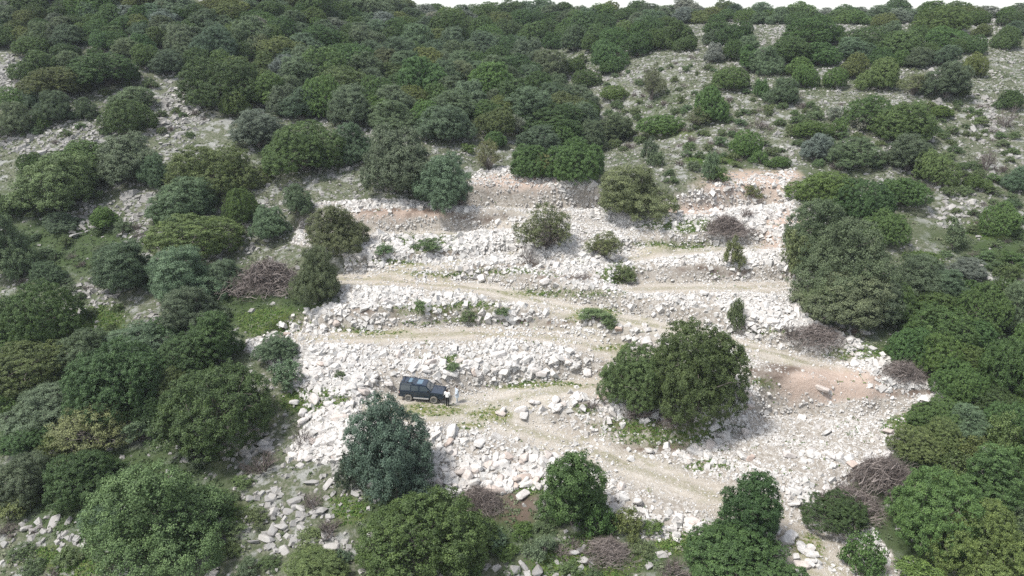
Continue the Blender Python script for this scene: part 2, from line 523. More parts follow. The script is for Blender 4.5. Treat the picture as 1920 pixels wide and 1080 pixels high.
def leaf_quads(pos, nor, ln, wd, r):
    n = len(pos)
    a = unit(np.cross(nor, r.normal(size=(n, 3))))
    b = np.cross(nor, a)
    L = (ln * r.uniform(0.7, 1.3, n))[:, None] / 2
    Wd = (wd * r.uniform(0.7, 1.3, n))[:, None] / 2
    c = np.stack([pos - a * L, pos + b * Wd, pos + a * L, pos - b * Wd], 1)
    c[:, 1] -= nor * L * 0.25
    c[:, 3] -= nor * L * 0.25
    return c.reshape(-1, 3)

class Tubes:
    def __init__(s): s.v, s.f, s.var, s.n = [], [], [], 0
    def add(s, pts, rad, sides=5, var=0.5):
        pts = np.asarray(pts, float)
        k = len(pts)
        tan = unit(np.gradient(pts, axis=0))
        ref = np.where(np.abs(tan[:, 2:3]) < 0.9, [[0, 0, 1.0]], [[1.0, 0, 0]])
        u = unit(np.cross(tan, ref)); w = np.cross(tan, u)
        an = np.arange(sides) * 2 * math.pi / sides
        ring = pts[:, None] + np.asarray(rad)[:, None, None] * (np.cos(an)[None, :, None] * u[:, None] + np.sin(an)[None, :, None] * w[:, None])
        s.v.append(ring.reshape(-1, 3))
        i = np.arange(k - 1)[:, None] * sides
        j = np.arange(sides)[None]
        j2 = (j + 1) % sides
        s.f.append(np.stack([i + j, i + j2, i + sides + j2, i + sides + j], -1).reshape(-1, 4) + s.n)
        s.var.append(np.full(k * sides, var))
        s.n += k * sides
    def mesh(s, name, smooth=True):
        return mesh_np(name, np.concatenate(s.v), np.concatenate(s.f).ravel(), 4, np.concatenate(s.var), smooth)

def branch(r, p0, p1, r0, r1, bend=0.12, n=6):
    p0, p1 = np.asarray(p0, float), np.asarray(p1, float)
    t = np.linspace(0, 1, n)[:, None]
    L = np.linalg.norm(p1 - p0)
    w = r.normal(size=(n, 3)) * L * bend * np.sin(t * math.pi)
    up = np.array([0, 0, 1.0]) * (np.sin(t * math.pi) * L * 0.08)
    return p0 + (p1 - p0) * t + w + up, np.linspace(r0, r1, n)

def make_tree(seed, W, H, nl, dens, leaf, clump, low=0.10, flat=1.0, keep=1.0, spread=0.55, lobe_r=0.40, inner=0.15, stems=4, twigs=24, soft=0.5):
    """crown and trunk meshes of one tree of width W and height H, standing at the origin"""
    r = np.random.default_rng(seed)
    a, hz_ = W / 2, H
    # lobes
    cz = hz_ * (low + 0.36)
    lob, rad = [], []
    ph = r.uniform(0, 6.28, 4)
    for k in range(nl):
        an = k * 2.39996 + r.uniform(-0.4, 0.4)
        q0 = math.sqrt((k + 0.4) / nl) * r.uniform(0.85, 1.1)
        q = q0 * (1 + 0.20 * math.sin(an + ph[0]) + 0.14 * math.sin(2 * an + ph[1]))
        rr = lobe_r * a * r.uniform(0.60, 1.35)
        x, y = spread * 1.15 * a * q * math.cos(an), spread * 1.15 * a * q * math.sin(an)
        top = hz_ * (1 - 0.45 * min(q, 1.1) ** 2.2) * r.uniform(0.72, 1.05) * (1 + 0.13 * q * math.sin(an + ph[2]))
        z = max(top - rr * 0.9, hz_ * low + rr * 0.5)
        lob.append((x, y, z)); rad.append(rr)
        if q > 0.45 and z > hz_ * 0.42:
            lob.append((x * 1.08, y * 1.08, z * 0.55)); rad.append(rr * 0.95)
    lob, rad = np.array(lob), np.array(rad)
    # clumps over the lobes
    cpos, cout = [], []
    for k in range(len(lob)):
        n = max(12, int(4 * math.pi * rad[k] ** 2 / (clump ** 2 * 1.5)))
        d = rand_dirs(n, r)
        d = d[d[:, 2] > -0.75]
        p = lob[k] + d * np.array([rad[k], rad[k], rad[k] * 0.88 * flat]) * r.uniform(0.86, 1.12, (len(d), 1))
        dd = np.linalg.norm(p[:, None] - lob[None], axis=2) / rad[None]
        dd[:, k] = 9
        ok = (dd.min(1) > 0.88) & (p[:, 2] > hz_ * low * r.uniform(0.5, 1.4, len(p)))
        cpos.append(p[ok]); cout.append(d[ok])
    cpos, cout = np.concatenate(cpos), np.concatenate(cout)
    if keep < 1:
        sel = r.random(len(cpos)) < keep
        cpos, cout = cpos[sel], cout[sel]
    nc = len(cpos)
    shoot = r.random(nc) < 0.16
    cpos = cpos + cout * (shoot * r.uniform(0.05, 0.30, nc) * lobe_r * a)[:, None]
    rc = clump * r.uniform(0.50, 1.15, nc) * np.where(shoot, 0.7, 1.0)
    cv = np.clip(r.normal(0.5, 0.2, nc), 0, 1)
    area = 2 * math.pi * rc ** 2
    m = np.maximum(6, (dens * area / (leaf * leaf * 0.55)).astype(int))
    idx = np.repeat(np.arange(nc), m)
    n = len(idx)
    d = unit(rand_dirs(n, r) + cout[idx] * 0.75 + np.array([0, 0, 0.25]))
    pos = cpos[idx] + d * (rc[idx] * r.uniform(0.35, 1.22, n) ** soft)[:, None] * np.array([1, 1, 0.85])
    nor = unit(d * 0.9 + cout[idx] * 0.5 + r.normal(size=(n, 3)) * 0.75 + np.array([0, 0, 0.25]))
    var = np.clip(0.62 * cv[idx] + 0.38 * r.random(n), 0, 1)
    q = leaf_quads(pos, nor, leaf, leaf * 0.62, r)
    # inner foliage, toned darker to paint in shade inside the crown
    ni = int(n * inner)
    li = r.integers(0, len(lob), ni)
    ip = lob[li] + rand_dirs(ni, r) * (rad[li] * r.uniform(0.3, 0.85, ni))[:, None]
    ip[:, 2] = np.maximum(ip[:, 2], hz_ * low * 0.7)
    qi = leaf_quads(ip, rand_dirs(ni, r), leaf * 1.6, leaf * 1.1, r)
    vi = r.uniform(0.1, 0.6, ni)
    Vv = np.concatenate([q, qi])
    sc = np.array([W / max(np.ptp(np.percentile(Vv[:, 0], [0.5, 99.5])), .1), W / max(np.ptp(np.percentile(Vv[:, 1], [0.5, 99.5])), .1), H / np.percentile(Vv[:, 2], 99.7)])
    Vv = Vv * sc
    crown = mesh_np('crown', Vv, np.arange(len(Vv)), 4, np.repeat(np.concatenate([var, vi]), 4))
    crown.materials.append(M_LEAF)
    # trunk with limbs
    T = Tubes()
    tr0 = 0.022 * W + 0.02
    for k in range(stems):
        an = k * 2 * math.pi / stems + r.uniform(-0.5, 0.5)
        b0 = np.array([math.cos(an), math.sin(an), 0]) * tr0 * (1.2 if stems > 1 else 0) + [0, 0, -0.35]
        tgt = lob[r.integers(0, len(lob))] * sc * 0.92
        p, rr = branch(r, b0, tgt, tr0 * r.uniform(0.7, 1.1), tr0 * 0.25, 0.08, 8)
        T.add(p, rr, 6)
        for _ in range(max(1, twigs // stems)):
            s = r.integers(2, 7)
            e = cpos[r.integers(0, nc)] * sc
            for _t in range(4):
                e2 = cpos[r.integers(0, nc)] * sc
                if np.linalg.norm(e2 - p[s]) < np.linalg.norm(e - p[s]): e = e2
            bp, br = branch(r, p[s], e, rr[s] * 0.55, 0.012 + 0.002 * W, 0.10, 6)
            T.add(bp, br, 4)
    trunk = T.mesh('trunk')
    trunk.materials.append(M_BARK)
    return crown, trunk

PROTO = {
    'big':   [make_tree(101 + k, 13.0, h, nl, 1.0, 0.14, 0.38, low=0.06, keep=kp, lobe_r=lr, spread=0.64, stems=6, twigs=70, soft=1.2)
              for k, (h, nl, lr, kp) in enumerate([(8.6, 26, 0.29, 0.76), (8.0, 20, 0.33, 0.90), (9.0, 30, 0.27, 0.88)])],
    'oak':   [make_tree(200 + k, 8.0, h, nl, 1.05, 0.118, cl * 0.82, low=lo, lobe_r=lr, spread=0.62, keep=kp, soft=1.0)
              for k, (h, nl, cl, lr, lo, kp) in enumerate([(5.4, 13, 0.36, 0.36, .08, .86), (4.8, 17, 0.32, 0.31, .05, .92), (6.2, 11, 0.40, 0.40, .14, .82), (5.0, 22, 0.33, 0.27, .06, .88), (5.8, 10, 0.36, 0.42, .12, .90), (5.2, 8, 0.34, 0.46, .10, .84), (6.0, 16, 0.38, 0.33, .16, .80), (4.6, 13, 0.30, 0.36, .04, .92)])],
    'olive': [make_tree(300 + k, 7.0, h, nl, 0.95, 0.108, cl * 0.85, low=0.05, lobe_r=lr, spread=0.62, keep=0.88, soft=1.5)
              for k, (h, nl, cl, lr) in enumerate([(6.0, 18, 0.42, 0.30), (5.2, 22, 0.38, 0.27), (5.6, 14, 0.46, 0.34)])],
    'sparse': [make_tree(400 + k, 6.5, h, nl, 0.62, 0.12, 0.38, low=0.28, lobe_r=0.28, spread=0.72, keep=0.60, inner=0.08, stems=6, twigs=110, soft=1.7)
               for k, (h, nl) in enumerate([(6.0, 14), (5.4, 17), (7.0, 12)])],
    'tall':  [make_tree(500 + k, 4.6, h, nl, 1.1, 0.12, 0.32, low=0.04, lobe_r=0.46, spread=0.48, keep=0.93, soft=1.0) for k, (h, nl) in enumerate([(6.4, 11), (5.6, 9)])],
    'shrub': [make_tree(600 + k, 2.4, h, nl, 0.8, 0.10, 0.24, low=0.0, lobe_r=0.30, spread=0.74, keep=0.72, stems=3, twigs=12, soft=1.6)
              for k, (h, nl) in enumerate([(1.7, 9), (1.3, 12), (2.0, 7)])],
}

def make_bare(seed, W, H, n0=11, lvl=3):
    r = np.random.default_rng(seed)
    T = Tubes()
    def grow(p, d, L, rad, lv):
        e = p + d * L
        pts, rr = branch(r, p, e, rad, rad * 0.6, 0.06, 4)
        T.add(pts, rr, 3, r.uniform(0.1, 0.9))
        if lv <= 0: return
        for _ in range(r.integers(3, 5)):
            s = r.integers(1, 4)
            d2 = unit(d + r.normal(size=3) * 0.55 + np.array([0, 0, 0.12]))
            grow(pts[s], d2, L * r.uniform(0.55, 0.8), max(rad * 0.55, 0.008), lv - 1)
    for k in range(n0):
        an = k * 2.4 + r.uniform(-.3, .3)
        el = r.uniform(0.35, 1.3)
        d = np.array([math.cos(an) * math.cos(el), math.sin(an) * math.cos(el), math.sin(el)])
        grow(np.array([0, 0, -0.1]) + d * [0.15, 0.15, 0], d, H * r.uniform(0.35, 0.5), 0.055, lvl)
    v = np.concatenate(T.v)
    sc = np.array([W / np.ptp(v[:, 0]), W / np.ptp(v[:, 1]), H / v[:, 2].max()])
    T.v = [x * sc for x in T.v]
    me = T.mesh('bare_shrub', False)
    me.materials.append(M_TWIG)
    return me

def make_heap(seed, W, D, H, n):
    r = np.random.default_rng(seed)
    T = Tubes()
    for _ in range(n):
        x, y = r.normal(0, 0.26, 2)
        q = math.hypot(x, y) / 0.6
        top = H * max(0.12, 1 - q ** 1.6)
        z = top * r.uniform(0.15, 1.0)
        c = np.array([x * W, y * D, z])
        an = r.normal(0.3, 0.9)
        d = unit(np.array([math.cos(an), math.sin(an) * 0.8, r.normal(0.05, 0.35)]))
        L = r.uniform(0.35, 1.5)
        p, rr = branch(r, c - d * L / 2, c + d * L / 2, r.uniform(0.012, 0.034), 0.006, 0.10, 5)
        p[:, 2] = np.maximum(p[:, 2], 0.0)
        v = r.uniform(0, 1)
        T.add(p, rr, 3, v)
        for _k in range(2):
            s = r.integers(1, 4)
            d2 = unit(d + r.normal(size=3) * 0.6)
            T.add(*branch(r, p[s], p[s] + d2 * L * r.uniform(0.3, 0.6), rr[s] * 0.7, 0.005, 0.08, 4), 3, v)
    me = T.mesh('brush_heap', False)
    me.materials.append(M_TWIG)
    return me

BARE = [make_bare(701 + k, 3.0, h) for k, h in enumerate((2.0, 1.6, 2.6))]
HEAP = [make_heap(801 + k, 4.6, 3.4, h, 900) for k, h in enumerate((1.5, 1.2, 1.8))]

# ------------------------------------------------------------------ where the plants stand: centre x, top, bottom, width in the photo, kind
PLANTS = '''
60 68 104 64 o|75 97 152 78 o|125 83 110 50 o|125 95 132 52 g|120 126 180 122 y|30 165 208 62 b|32 192 254 68 g|65 168 207 42 g|105 170 230 72 g|163 183 222 42 g|82 212 242 34 o
203 100 160 128 o|245 186 250 98 o|250 163 208 78 g|282 145 164 32 s|315 93 137 68 g|372 88 134 56 o|418 108 198 168 o|440 170 217 60 y|480 143 192 44 g|535 103 152 62 G|535 160 217 68 g
605 140 220 84 b|455 73 110 60 o|523 70 114 84 y|545 21 55 60 g|605 50 102 76 o|488 204 280 104 G|575 226 322 150 o|400 268 368 180 y|292 290 352 58 g|155 262 338 120 o|245 246 338 120 g
115 285 398 150 f|63 283 318 42 b|350 328 420 120 g|178 85 107 32 o|240 72 107 62 g|275 83 127 50 b|160 62 79 38 o|213 50 76 56 o
933 64 102 44 g|975 68 105 46 g|875 53 82 32 o|1000 42 88 64 o|1082 48 94 54 g|1036 62 94 38 o|1138 75 133 70 o|1147 107 137 42 b|1195 58 104 60 o|1072 108 137 50 o|1092 99 120 24 y
1100 130 163 56 o|1045 137 175 48 g|1083 157 205 76 g|1103 187 224 44 o|1152 158 186 52 b|1235 226 256 86 b|880 150 208 78 g|962 147 208 92 o|960 102 152 102 o|745 72 127 78 g|738 118 152 52 y
700 128 167 58 g|775 160 202 68 y|820 157 200 50 o|742 190 248 88 g|840 195 265 104 g|930 200 258 82 y|1025 192 258 132 o|968 217 257 34 G|1105 225 285 64 g|1153 210 267 70 g|1010 233 285 82 g
998 268 332 76 o|1082 258 344 112 o|1015 287 334 50 n|915 260 322 50 n|930 246 277 40 b|878 270 290 28 b|745 237 366 150 g|832 285 392 112 g|665 230 304 72 g|1185 305 408 126 T
1217 255 302 34 g|1230 283 312 32 g|1256 313 328 24 s|1258 330 344 26 s|1222 120 189 42 t|1460 15 46 38 g|1378 42 85 66 o|1337 80 116 38 G|1370 73 112 36 o|1400 85 132 40 o|1438 90 140 58 g
1497 107 142 54 b|1505 123 165 46 b|1563 127 166 44 b|1467 147 195 62 g|1425 147 182 34 o|1370 125 169 62 o|1647 108 167 64 y|1600 100 147 52 y|1537 80 122 64 o|1475 70 117 82 o|1520 30 82 112 o
1620 50 102 92 o|1680 60 112 82 o|1600 70 112 62 g|1762 12 62 108 b|1770 50 90 78 o|1685 17 44 44 G|1840 43 67 32 y|1885 50 92 48 o|1823 100 145 42 y|1772 115 182 82 g|1710 128 177 56 t
1807 163 181 30 s|1625 180 240 74 b|1690 193 264 98 b|1612 210 247 36 G|1568 198 229 34 G|1572 220 252 32 b|1527 207 226 36 s|1520 240 259 76 b|1330 160 227 64 b|1310 197 237 48 t|1397 243 294 56 b
1422 280 308 36 b|1458 292 315 44 b|1332 283 340 38 g|1347 312 345 34 b|1300 297 318 28 g|1528 250 302 58 G|1600 255 312 92 g|1700 248 322 86 g|1747 280 347 76 y|1764 197 219 44 b|1836 220 235 36 s
1893 168 202 42 o|1885 187 242 52 p|1848 262 322 50 p|1905 310 360 54 g|1828 325 352 48 b|1540 318 385 112 b|1612 332 415 120 o|1425 207 241 46 p|1487 160 192 42 p|1568 293 321 28 p
22 395 520 92 g|15 358 407 74 o|198 384 427 54 b|232 408 440 40 g|370 397 490 152 y|312 380 427 48 b|456 350 422 70 b|505 385 452 74 g|560 350 407 54 g|638 384 478 116 T|600 462 572 88 T
240 447 547 118 g|350 455 572 132 g|432 483 547 64 g|505 466 548 120 h|448 505 562 44 p|365 533 622 108 g|408 580 692 92 D|518 627 682 74 g|540 668 732 62 g|75 525 660 164 o|65 632 742 156 y
28 662 742 74 g|270 605 684 134 g|225 640 792 182 D|403 688 862 214 o|172 577 596 26 s|222 567 584 24 s|210 605 619 22 s|92 490 537 58 g|130 530 553 30 g|120 395 432 62 g
92 720 802 122 g|180 748 852 152 t|272 783 837 68 g|20 735 802 64 o|50 845 948 112 g|165 840 938 132 D|50 800 852 102 o|367 827 872 62 g|318 872 1080 224 f|493 835 897 78 p|567 778 842 44 p
585 905 962 64 p|615 960 1012 58 p|600 1045 1110 124 f|190 950 1002 82 g|15 975 1012 54 p|735 755 948 170 v|662 838 915 58 v|795 922 1105 218 o|912 985 1042 64 g|1072 852 1005 112 D|1112 935 1008 78 o
1175 948 1008 58 y|900 895 957 78 h|1020 1000 1052 62 g|1140 995 1057 92 h|1055 1015 1052 62 p|1260 1035 1087 64 p|1300 592 800 205 B|1195 640 775 130 B|1404 886 1034 98 D|1375 990 1100 180 o
1570 935 997 118 D|1612 990 1088 78 b|1715 1045 1105 78 b|1652 835 925 132 h|1590 905 967 112 h|1738 868 1042 152 b|1715 800 872 92 y|1815 757 817 78 g|1870 765 842 54 y|1850 830 962 104 o
1832 940 1095 156 y|1880 915 982 68 g|1485 380 517 52 t|1540 374 500 122 T|1590 412 575 160 T|1585 505 612 176 T|1650 520 612 100 g|1662 393 462 78 b|1690 330 387 92 b|1875 375 437 72 b|1786 410 472 50 g
1715 475 562 112 g|1725 473 497 62 b|1810 485 522 78 G|1890 492 527 48 y|1900 470 498 42 b|1772 467 483 26 s|1752 570 647 148 b|1745 620 712 88 b|1795 670 752 84 b|1840 525 622 92 o|1900 525 632 74 g
1882 620 745 114 o|1665 520 605 92 o|1360 393 441 74 h|1530 590 644 98 h|1690 660 714 74 h|1372 443 502 36 t|1380 543 610 34 t|1020 382 478 112 t|1130 432 488 66 t|1120 582 608 62 s
1145 590 612 30 s|1880 745 830 80 o|1800 690 760 70 o|1900 830 930 70 o|1700 610 690 70 o|1540 530 600 80 t|1480 590 640 44 p|1190 372 412 60 p|990 445 500 50 p|860 345 390 60 p|1190 742 792 60 p|1260 770 800 60 h
1110 745 775 46 p|850 680 694 30 s|720 455 478 44 s|800 452 474 50 s|880 575 592 44 s|790 572 590 36 s|940 570 588 30 s|1170 500 530 46 s|1090 505 528 40 p|1400 380 412 40 p|1410 350 380 34 t|640 690 712 24 s
'''
TINT = {'o': (.066, .112, .036), 'b': (.084, .134, .040), 'y': (.104, .134, .046), 'g': (.098, .136, .078), 'G': (.160, .178, .148), 't': (.118, .138, .066), 'D': (.050, .088, .030), 'f': (.090, .134, .052),
        'T': (.108, .134, .072), 'n': (.200, .185, .085), 'v': (.086, .124, .088), 'B': (.074, .110, .042), 's': (.100, .138, .062), 'p': (1, 1, 1), 'h': (1, 1, 1)}
KIND = {'o': 'oak', 'b': 'oak', 'y': 'oak', 'D': 'oak', 'g': 'olive', 'G': 'olive', 'v': 'olive', 'f': 'olive', 'T': 'olive', 't': 'sparse', 'n': 'sparse', 'B': 'big', 's': 'shrub'}
NAME = {'oak': 'oak_tree', 'big': 'oak_tree', 'olive': 'olive_tree', 'sparse': 'sparse_tree', 'shrub': 'shrub'}

plants = []
for rec in PLANTS.replace('\n', '|').split('|'):
    if rec.strip():
        a = rec.split()
        plants.append([float(a[0]), float(a[1]), float(a[2]), float(a[3]), a[4]])

# the unbroken wood and the scattered bushes between the trees picked out above
r2 = np.random.default_rng(5)
def fill(poly, n, wfun, kinds, hfrac, sep=0.62):
    xs, ys = [p[0] for p in poly], [p[1] for p in poly]
    made = 0
    for _ in range(n * 40):
        if made >= n: break
        x, y = r2.uniform(min(xs), max(xs)), r2.uniform(min(ys), max(ys))
        if not inpoly(x, y, poly): continue
        w = wfun(y) * r2.uniform(0.72, 1.3)
        h = w * hfrac * r2.uniform(0.85, 1.15)
        cy = y - h / 2
        bad = False
        for p in plants:
            pw, ph = p[3], p[2] - p[1]
            if ((x - p[0]) / (0.5 * (w + pw))) ** 2 + ((cy - (p[1] + p[2]) / 2) / (0.5 * (h + ph))) ** 2 < sep ** 2:
                bad = True; break
        if bad: continue
        plants.append([x, y - h, y, w, kinds[r2.integers(0, len(kinds))]])
        made += 1
fill([(-30, 22), (760, 22), (1930, 34), (1930, 52), (1000, 50), (700, 60), (-30, 70)], 118, lambda y: 46, 'ooboggoyG', 0.58, 0.43)
fill([(-30, 30), (700, 30), (1000, 60), (1010, 140), (1130, 260), (1100, 300), (880, 240), (640, 235), (560, 230), (330, 110), (180, 95), (-30, 100)], 128, lambda y: 47 + 0.17 * y, 'gogyggobT', 0.74, 0.43)
fill([(-40, -45), (700, -45), (740, 26), (-40, 30)], 75, lambda y: 46, 'oggobgy', 0.6, 0.42)
fill([(760, 24), (1930, 30), (1930, 48), (760, 46)], 36, lambda y: 46, 'oggobg', 0.55, 0.34)
fill([(990, 45), (1330, 40), (1250, 98), (1030, 98)], 14, lambda y: 46, 'oogb', 0.7, 0.48)
fill([(1060, 40), (1920, 60), (1920, 100), (1750, 130), (1300, 110), (1180, 100)], 16, lambda y: 44, 'oobg', 0.72, 0.6)
fill([(1130, 140), (1300, 110), (1480, 200), (1900, 190), (1930, 480), (1720, 330), (1490, 315), (1250, 320), (1150, 280)], 165, lambda y: 10 + 0.045 * y, 'sssssspsp', 0.65, 0.70)
fill([(0, 400), (200, 395), (330, 470), (360, 540), (180, 530), (180, 600), (0, 520)], 26, lambda y: 26, 'ssgsp', 0.65, 0.7)
fill([(260, 140), (400, 220), (380, 280), (200, 260), (0, 300), (0, 255)], 20, lambda y: 20, 'sssp', 0.65, 0.8)
fill([(1720, 350), (1930, 350), (1930, 560), (1780, 500)], 18, lambda y: 26, 'ssp', 0.65, 0.8)
fill([(0, 1000), (230, 930), (250, 1090), (0, 1100)], 9, lambda y: 46, 'ssgp', 0.6, 0.7)
fill([(430, 900), (640, 960), (680, 1090), (430, 1090)], 10, lambda y: 40, 'spsg', 0.6, 0.8)
fill([(880, 990), (1300, 1000), (1320, 1090), (880, 1090)], 12, lambda y: 44, 'spsb', 0.6, 0.7)
fill([(1720, 820), (1920, 760), (1930, 1100), (1780, 1100)], 9, lambda y: 80, 'obyg', 0.8, 0.55)
fill([(1600, 540), (1930, 560), (1930, 800), (1750, 740)], 10, lambda y: 66, 'obgo', 0.8, 0.55)
fill([(0, 640), (420, 640), (300, 860), (0, 1000)], 9, lambda y: 90, 'oygD', 0.8, 0.55)

fill([(1945, 60), (2350, 80), (2350, 1000), (1990, 1050)], 34, lambda y: 34 + 0.09 * y, 'ggogsTg', 0.8, 0.8)
fill([(-420, 60), (-40, 60), (-60, 1050), (-420, 1000)], 34, lambda y: 34 + 0.09 * y, 'ggogsTg', 0.8, 0.8)
things = []          # (object, x px, y px, look words, category, group)
LOOK = {'o': 'dark green', 'b': 'fresh green', 'y': 'yellowish green', 'D': 'very dark green', 'g': 'grey-green', 'G': 'pale silvery grey', 'v': 'blue-green', 'f': 'feathery green', 'T': 'olive-brown', 't': 'see-through olive-brown',
        'n': 'tawny', 'B': 'deep green', 's': 'green', 'p': 'leafless purplish', 'h': 'purplish brown'}
for pi, (cx, top, bot, w, k) in enumerate(plants):
    hpx = bot - top
    g = spot(cx, bot - 3)
    if g is None: continue
    down = math.atan2(CAM_Z - g[2], math.hypot(g[0], g[1]))
    sd_ = max(0.03, math.sin(down))
    g = spot(cx, bot - 0.30 * w * sd_)
    if g is None: continue
    x, y, z, dep = g
    Wm = w * dep / FPX * (1.0 if k in 'ph' else 1.02)
    hm = hpx * dep / FPX
    Hm = max(hm - 0.46 * Wm * sd_, 0.5 * hm) / math.cos(down)
    Hm = min(max(Hm, 0.42 * Wm), 1.7 * Wm)
    seed = r2.integers(0, 10 ** 6)
    rr = np.random.default_rng(seed)
    rz = rr.uniform(0, 6.28)
    big = 'large' if Wm > 9 else 'small' if Wm < 5 else 'middling'
    if k in 'ph':
        me = (BARE if k == 'p' else HEAP)[pi % 3]
        d = (3.0, 3.0, (2.0, 1.6, 2.6)[pi % 3]) if k == 'p' else (4.6, 4.6, (1.5, 1.2, 1.8)[pi % 3])
        o = link('bare_shrub' if k == 'p' else 'brush_heap', me)
        o.location = (x, y, z - 0.03)
        o.rotation_euler = (0, 0, rz if k == 'p' else rr.uniform(-0.5, 0.5))
        o.scale = (Wm / d[0], Wm / d[1], max(Hm * (0.72 if k == 'h' else 0.9), 0.5) / d[2])
        nm = 'bare shrub' if k == 'p' else 'heap of cut brush'
        things.append((o, cx, (top + bot) / 2, w, '%s %s' % ('large' if Wm > 4.5 else 'small' if Wm < 2.5 else 'middling', LOOK[k] + ' ' + nm), 'shrub' if k == 'p' else 'brush heap',
                       'leafless shrubs among the rocks' if k == 'p' else 'heaps of cut brush around the terraces'))
        continue
    cls = KIND[k]
    pc = cls
    if cls != 'shrub' and Wm < 3.4: pc = 'shrub'
    elif cls == 'oak' and Hm > 1.05 * Wm: pc = 'tall'
    elif cls == 'oak' and Wm > 11: pc = 'big'
    lst = PROTO[pc]
    ip = 0 if k == 'B' else int(rr.integers(0, len(lst)))
    crown, trunk = lst[ip]
    cw = {'big': 13.0, 'oak': 8.0, 'olive': 7.0, 'sparse': 6.5, 'tall': 4.6, 'shrub': 2.4}[pc]
    ch = {'big': [8.6, 8.0, 9.0], 'oak': [5.4, 4.8, 6.2, 5.0, 5.8, 5.2, 6.0, 4.6], 'olive': [6.0, 5.2, 5.6], 'sparse': [6.0, 5.4, 7.0], 'tall': [6.4, 5.6], 'shrub': [1.7, 1.3, 2.0]}[pc][ip]
    root = bpy.data.objects.new(NAME[cls], None)
    root.empty_display_size = 0.5
    COL.objects.link(root)
    root.location = (x, y, z - 0.05)
    root.rotation_euler = (0, 0, rz)
    root.scale = (Wm / cw * rr.uniform(0.92, 1.08), Wm / cw * rr.uniform(0.92, 1.08), Hm / ch)
    c = link('crown', crown, root)
    tn = np.array(TINT[k]) * rr.uniform(0.78, 1.20) * np.array([rr.uniform(0.90, 1.12), 1.04, rr.uniform(0.86, 1.06)])
    c.color = (*tn, 1)
    link('trunk', trunk, root)
    if cls == 'shrub':
        sz = 'large' if Wm > 2.6 else 'small' if Wm < 1.5 else 'middling'
    else:
        sz = big
    shp = 'tall' if Hm > 0.95 * Wm else 'broad' if Hm < 0.58 * Wm else 'round'
    word = {'oak': 'oak', 'big': 'oak', 'olive': 'olive', 'sparse': 'tree', 'shrub': 'bush'}[cls]
    things.append((root, cx, (top + bot) / 2, w, '%s %s %s %s' % (sz, shp, LOOK[k], word), 'shrub' if cls == 'shrub' else 'tree',
                   {'oak': 'evergreen oaks on the hillside', 'big': 'evergreen oaks on the hillside', 'olive': 'wild olives on the hillside', 'sparse': 'thin-crowned trees', 'shrub': 'low bushes on the slope'}[cls]))

# ------------------------------------------------------------------ stones
def stone_pts(n, r):
    """n blocky stones: cube corners pulled about -> (n, 8, 3) of half size about 1"""
    c = np.array([[-1, -1, -1], [1, -1, -1], [1, 1, -1], [-1, 1, -1], [-1, -1, 1], [1, -1, 1], [1, 1, 1], [-1, 1, 1]], float)
    p = c[None] * (1 + r.uniform(-0.42, 0.22, (n, 8, 3)))
    top = r.uniform(0.45, 0.95, (n, 1, 1))
    p[:, 4:, :2] *= top
    return p

CF = np.array([[0, 3, 2, 1], [4, 5, 6, 7], [0, 1, 5, 4], [1, 2, 6, 5], [2, 3, 7, 6], [3, 0, 4, 7]])
def stones_mesh(name, X, Y, Z, S, asp, var, r, tilt=0.6):
    n = len(X)
    p = stone_pts(n, r)
    p = p * (S[:, None] * asp)[:, None, :]
    ax, ay, az = r.normal(0, tilt, n), r.normal(0, tilt, n), r.uniform(0, 6.28, n)
    def rot(p, a, i, j):
        c, s = np.cos(a)[:, None], np.sin(a)[:, None]
        u, v = p[..., i] * c - p[..., j] * s, p[..., i] * s + p[..., j] * c
        p = p.copy(); p[..., i], p[..., j] = u, v
        return p
    p = rot(p, az, 0, 1); p = rot(p, ax, 1, 2); p = rot(p, ay, 0, 2)
    p += np.stack([X, Y, Z], 1)[:, None]
    f = (CF[None] + (np.arange(n) * 8)[:, None, None]).ravel()
    return mesh_np(name, p.reshape(-1, 3), f, 4, np.repeat(var, 8))

r3 = np.random.default_rng(77)
def candidates(n, x0, x1, y0, y1):
    X, Y = r3.uniform(x0, x1, n), r3.uniform(y0, y1, n)
    return X, Y, hz(X, Y)

# quarry rubble
X, Y, Z = candidates(270000, -42, 52, 38, 110)
q, gm, sm, pm = masks(X, Y, Z)
rd = lut(GROAD, X, Y)
big_n = sstep(-0.15, 0.5, fbm(X, Y, 7.0, 3, 91))
cov = sstep(-0.55, 0.15, fbm(X, Y, 3.0, 3, 92))
prob = q * (1 - (0.90 - 0.4 * sstep(0.1, 0.6, fbm(X, Y, 2.6, 2, 93))) * rd) * (1 - 0.7 * pm) * (0.30 + 0.70 * cov) * (1 - 0.72 * gm) * (1 - 0.75 * sm)
keep = r3.random(len(X)) < prob
X, Y, Z, rd, big_n, pm = X[keep], Y[keep], Z[keep], rd[keep], big_n[keep], pm[keep]
S = np.exp(r3.normal(-1.93, 0.46, len(X))) * (0.75 + 0.75 * big_n) * (1 - 0.68 * rd) * (1 - 0.42 * lut(GFLAT, X, Y) * (1 - rd))
huge = (r3.random(len(X)) < 0.012 * (0.2 + big_n)) & (rd < 0.2)
S = np.where(huge, r3.uniform(0.32, 0.60, len(X)), np.clip(S, 0.035, 0.42))
var = np.clip(r3.beta(1.6, 2.2, len(X)) * 0.85 + pm * r3.uniform(-0.05, 0.35, len(X)), 0, 1)
rub = dict(X=X, Y=Y, Z=Z + S * 0.15, S=S, var=var)

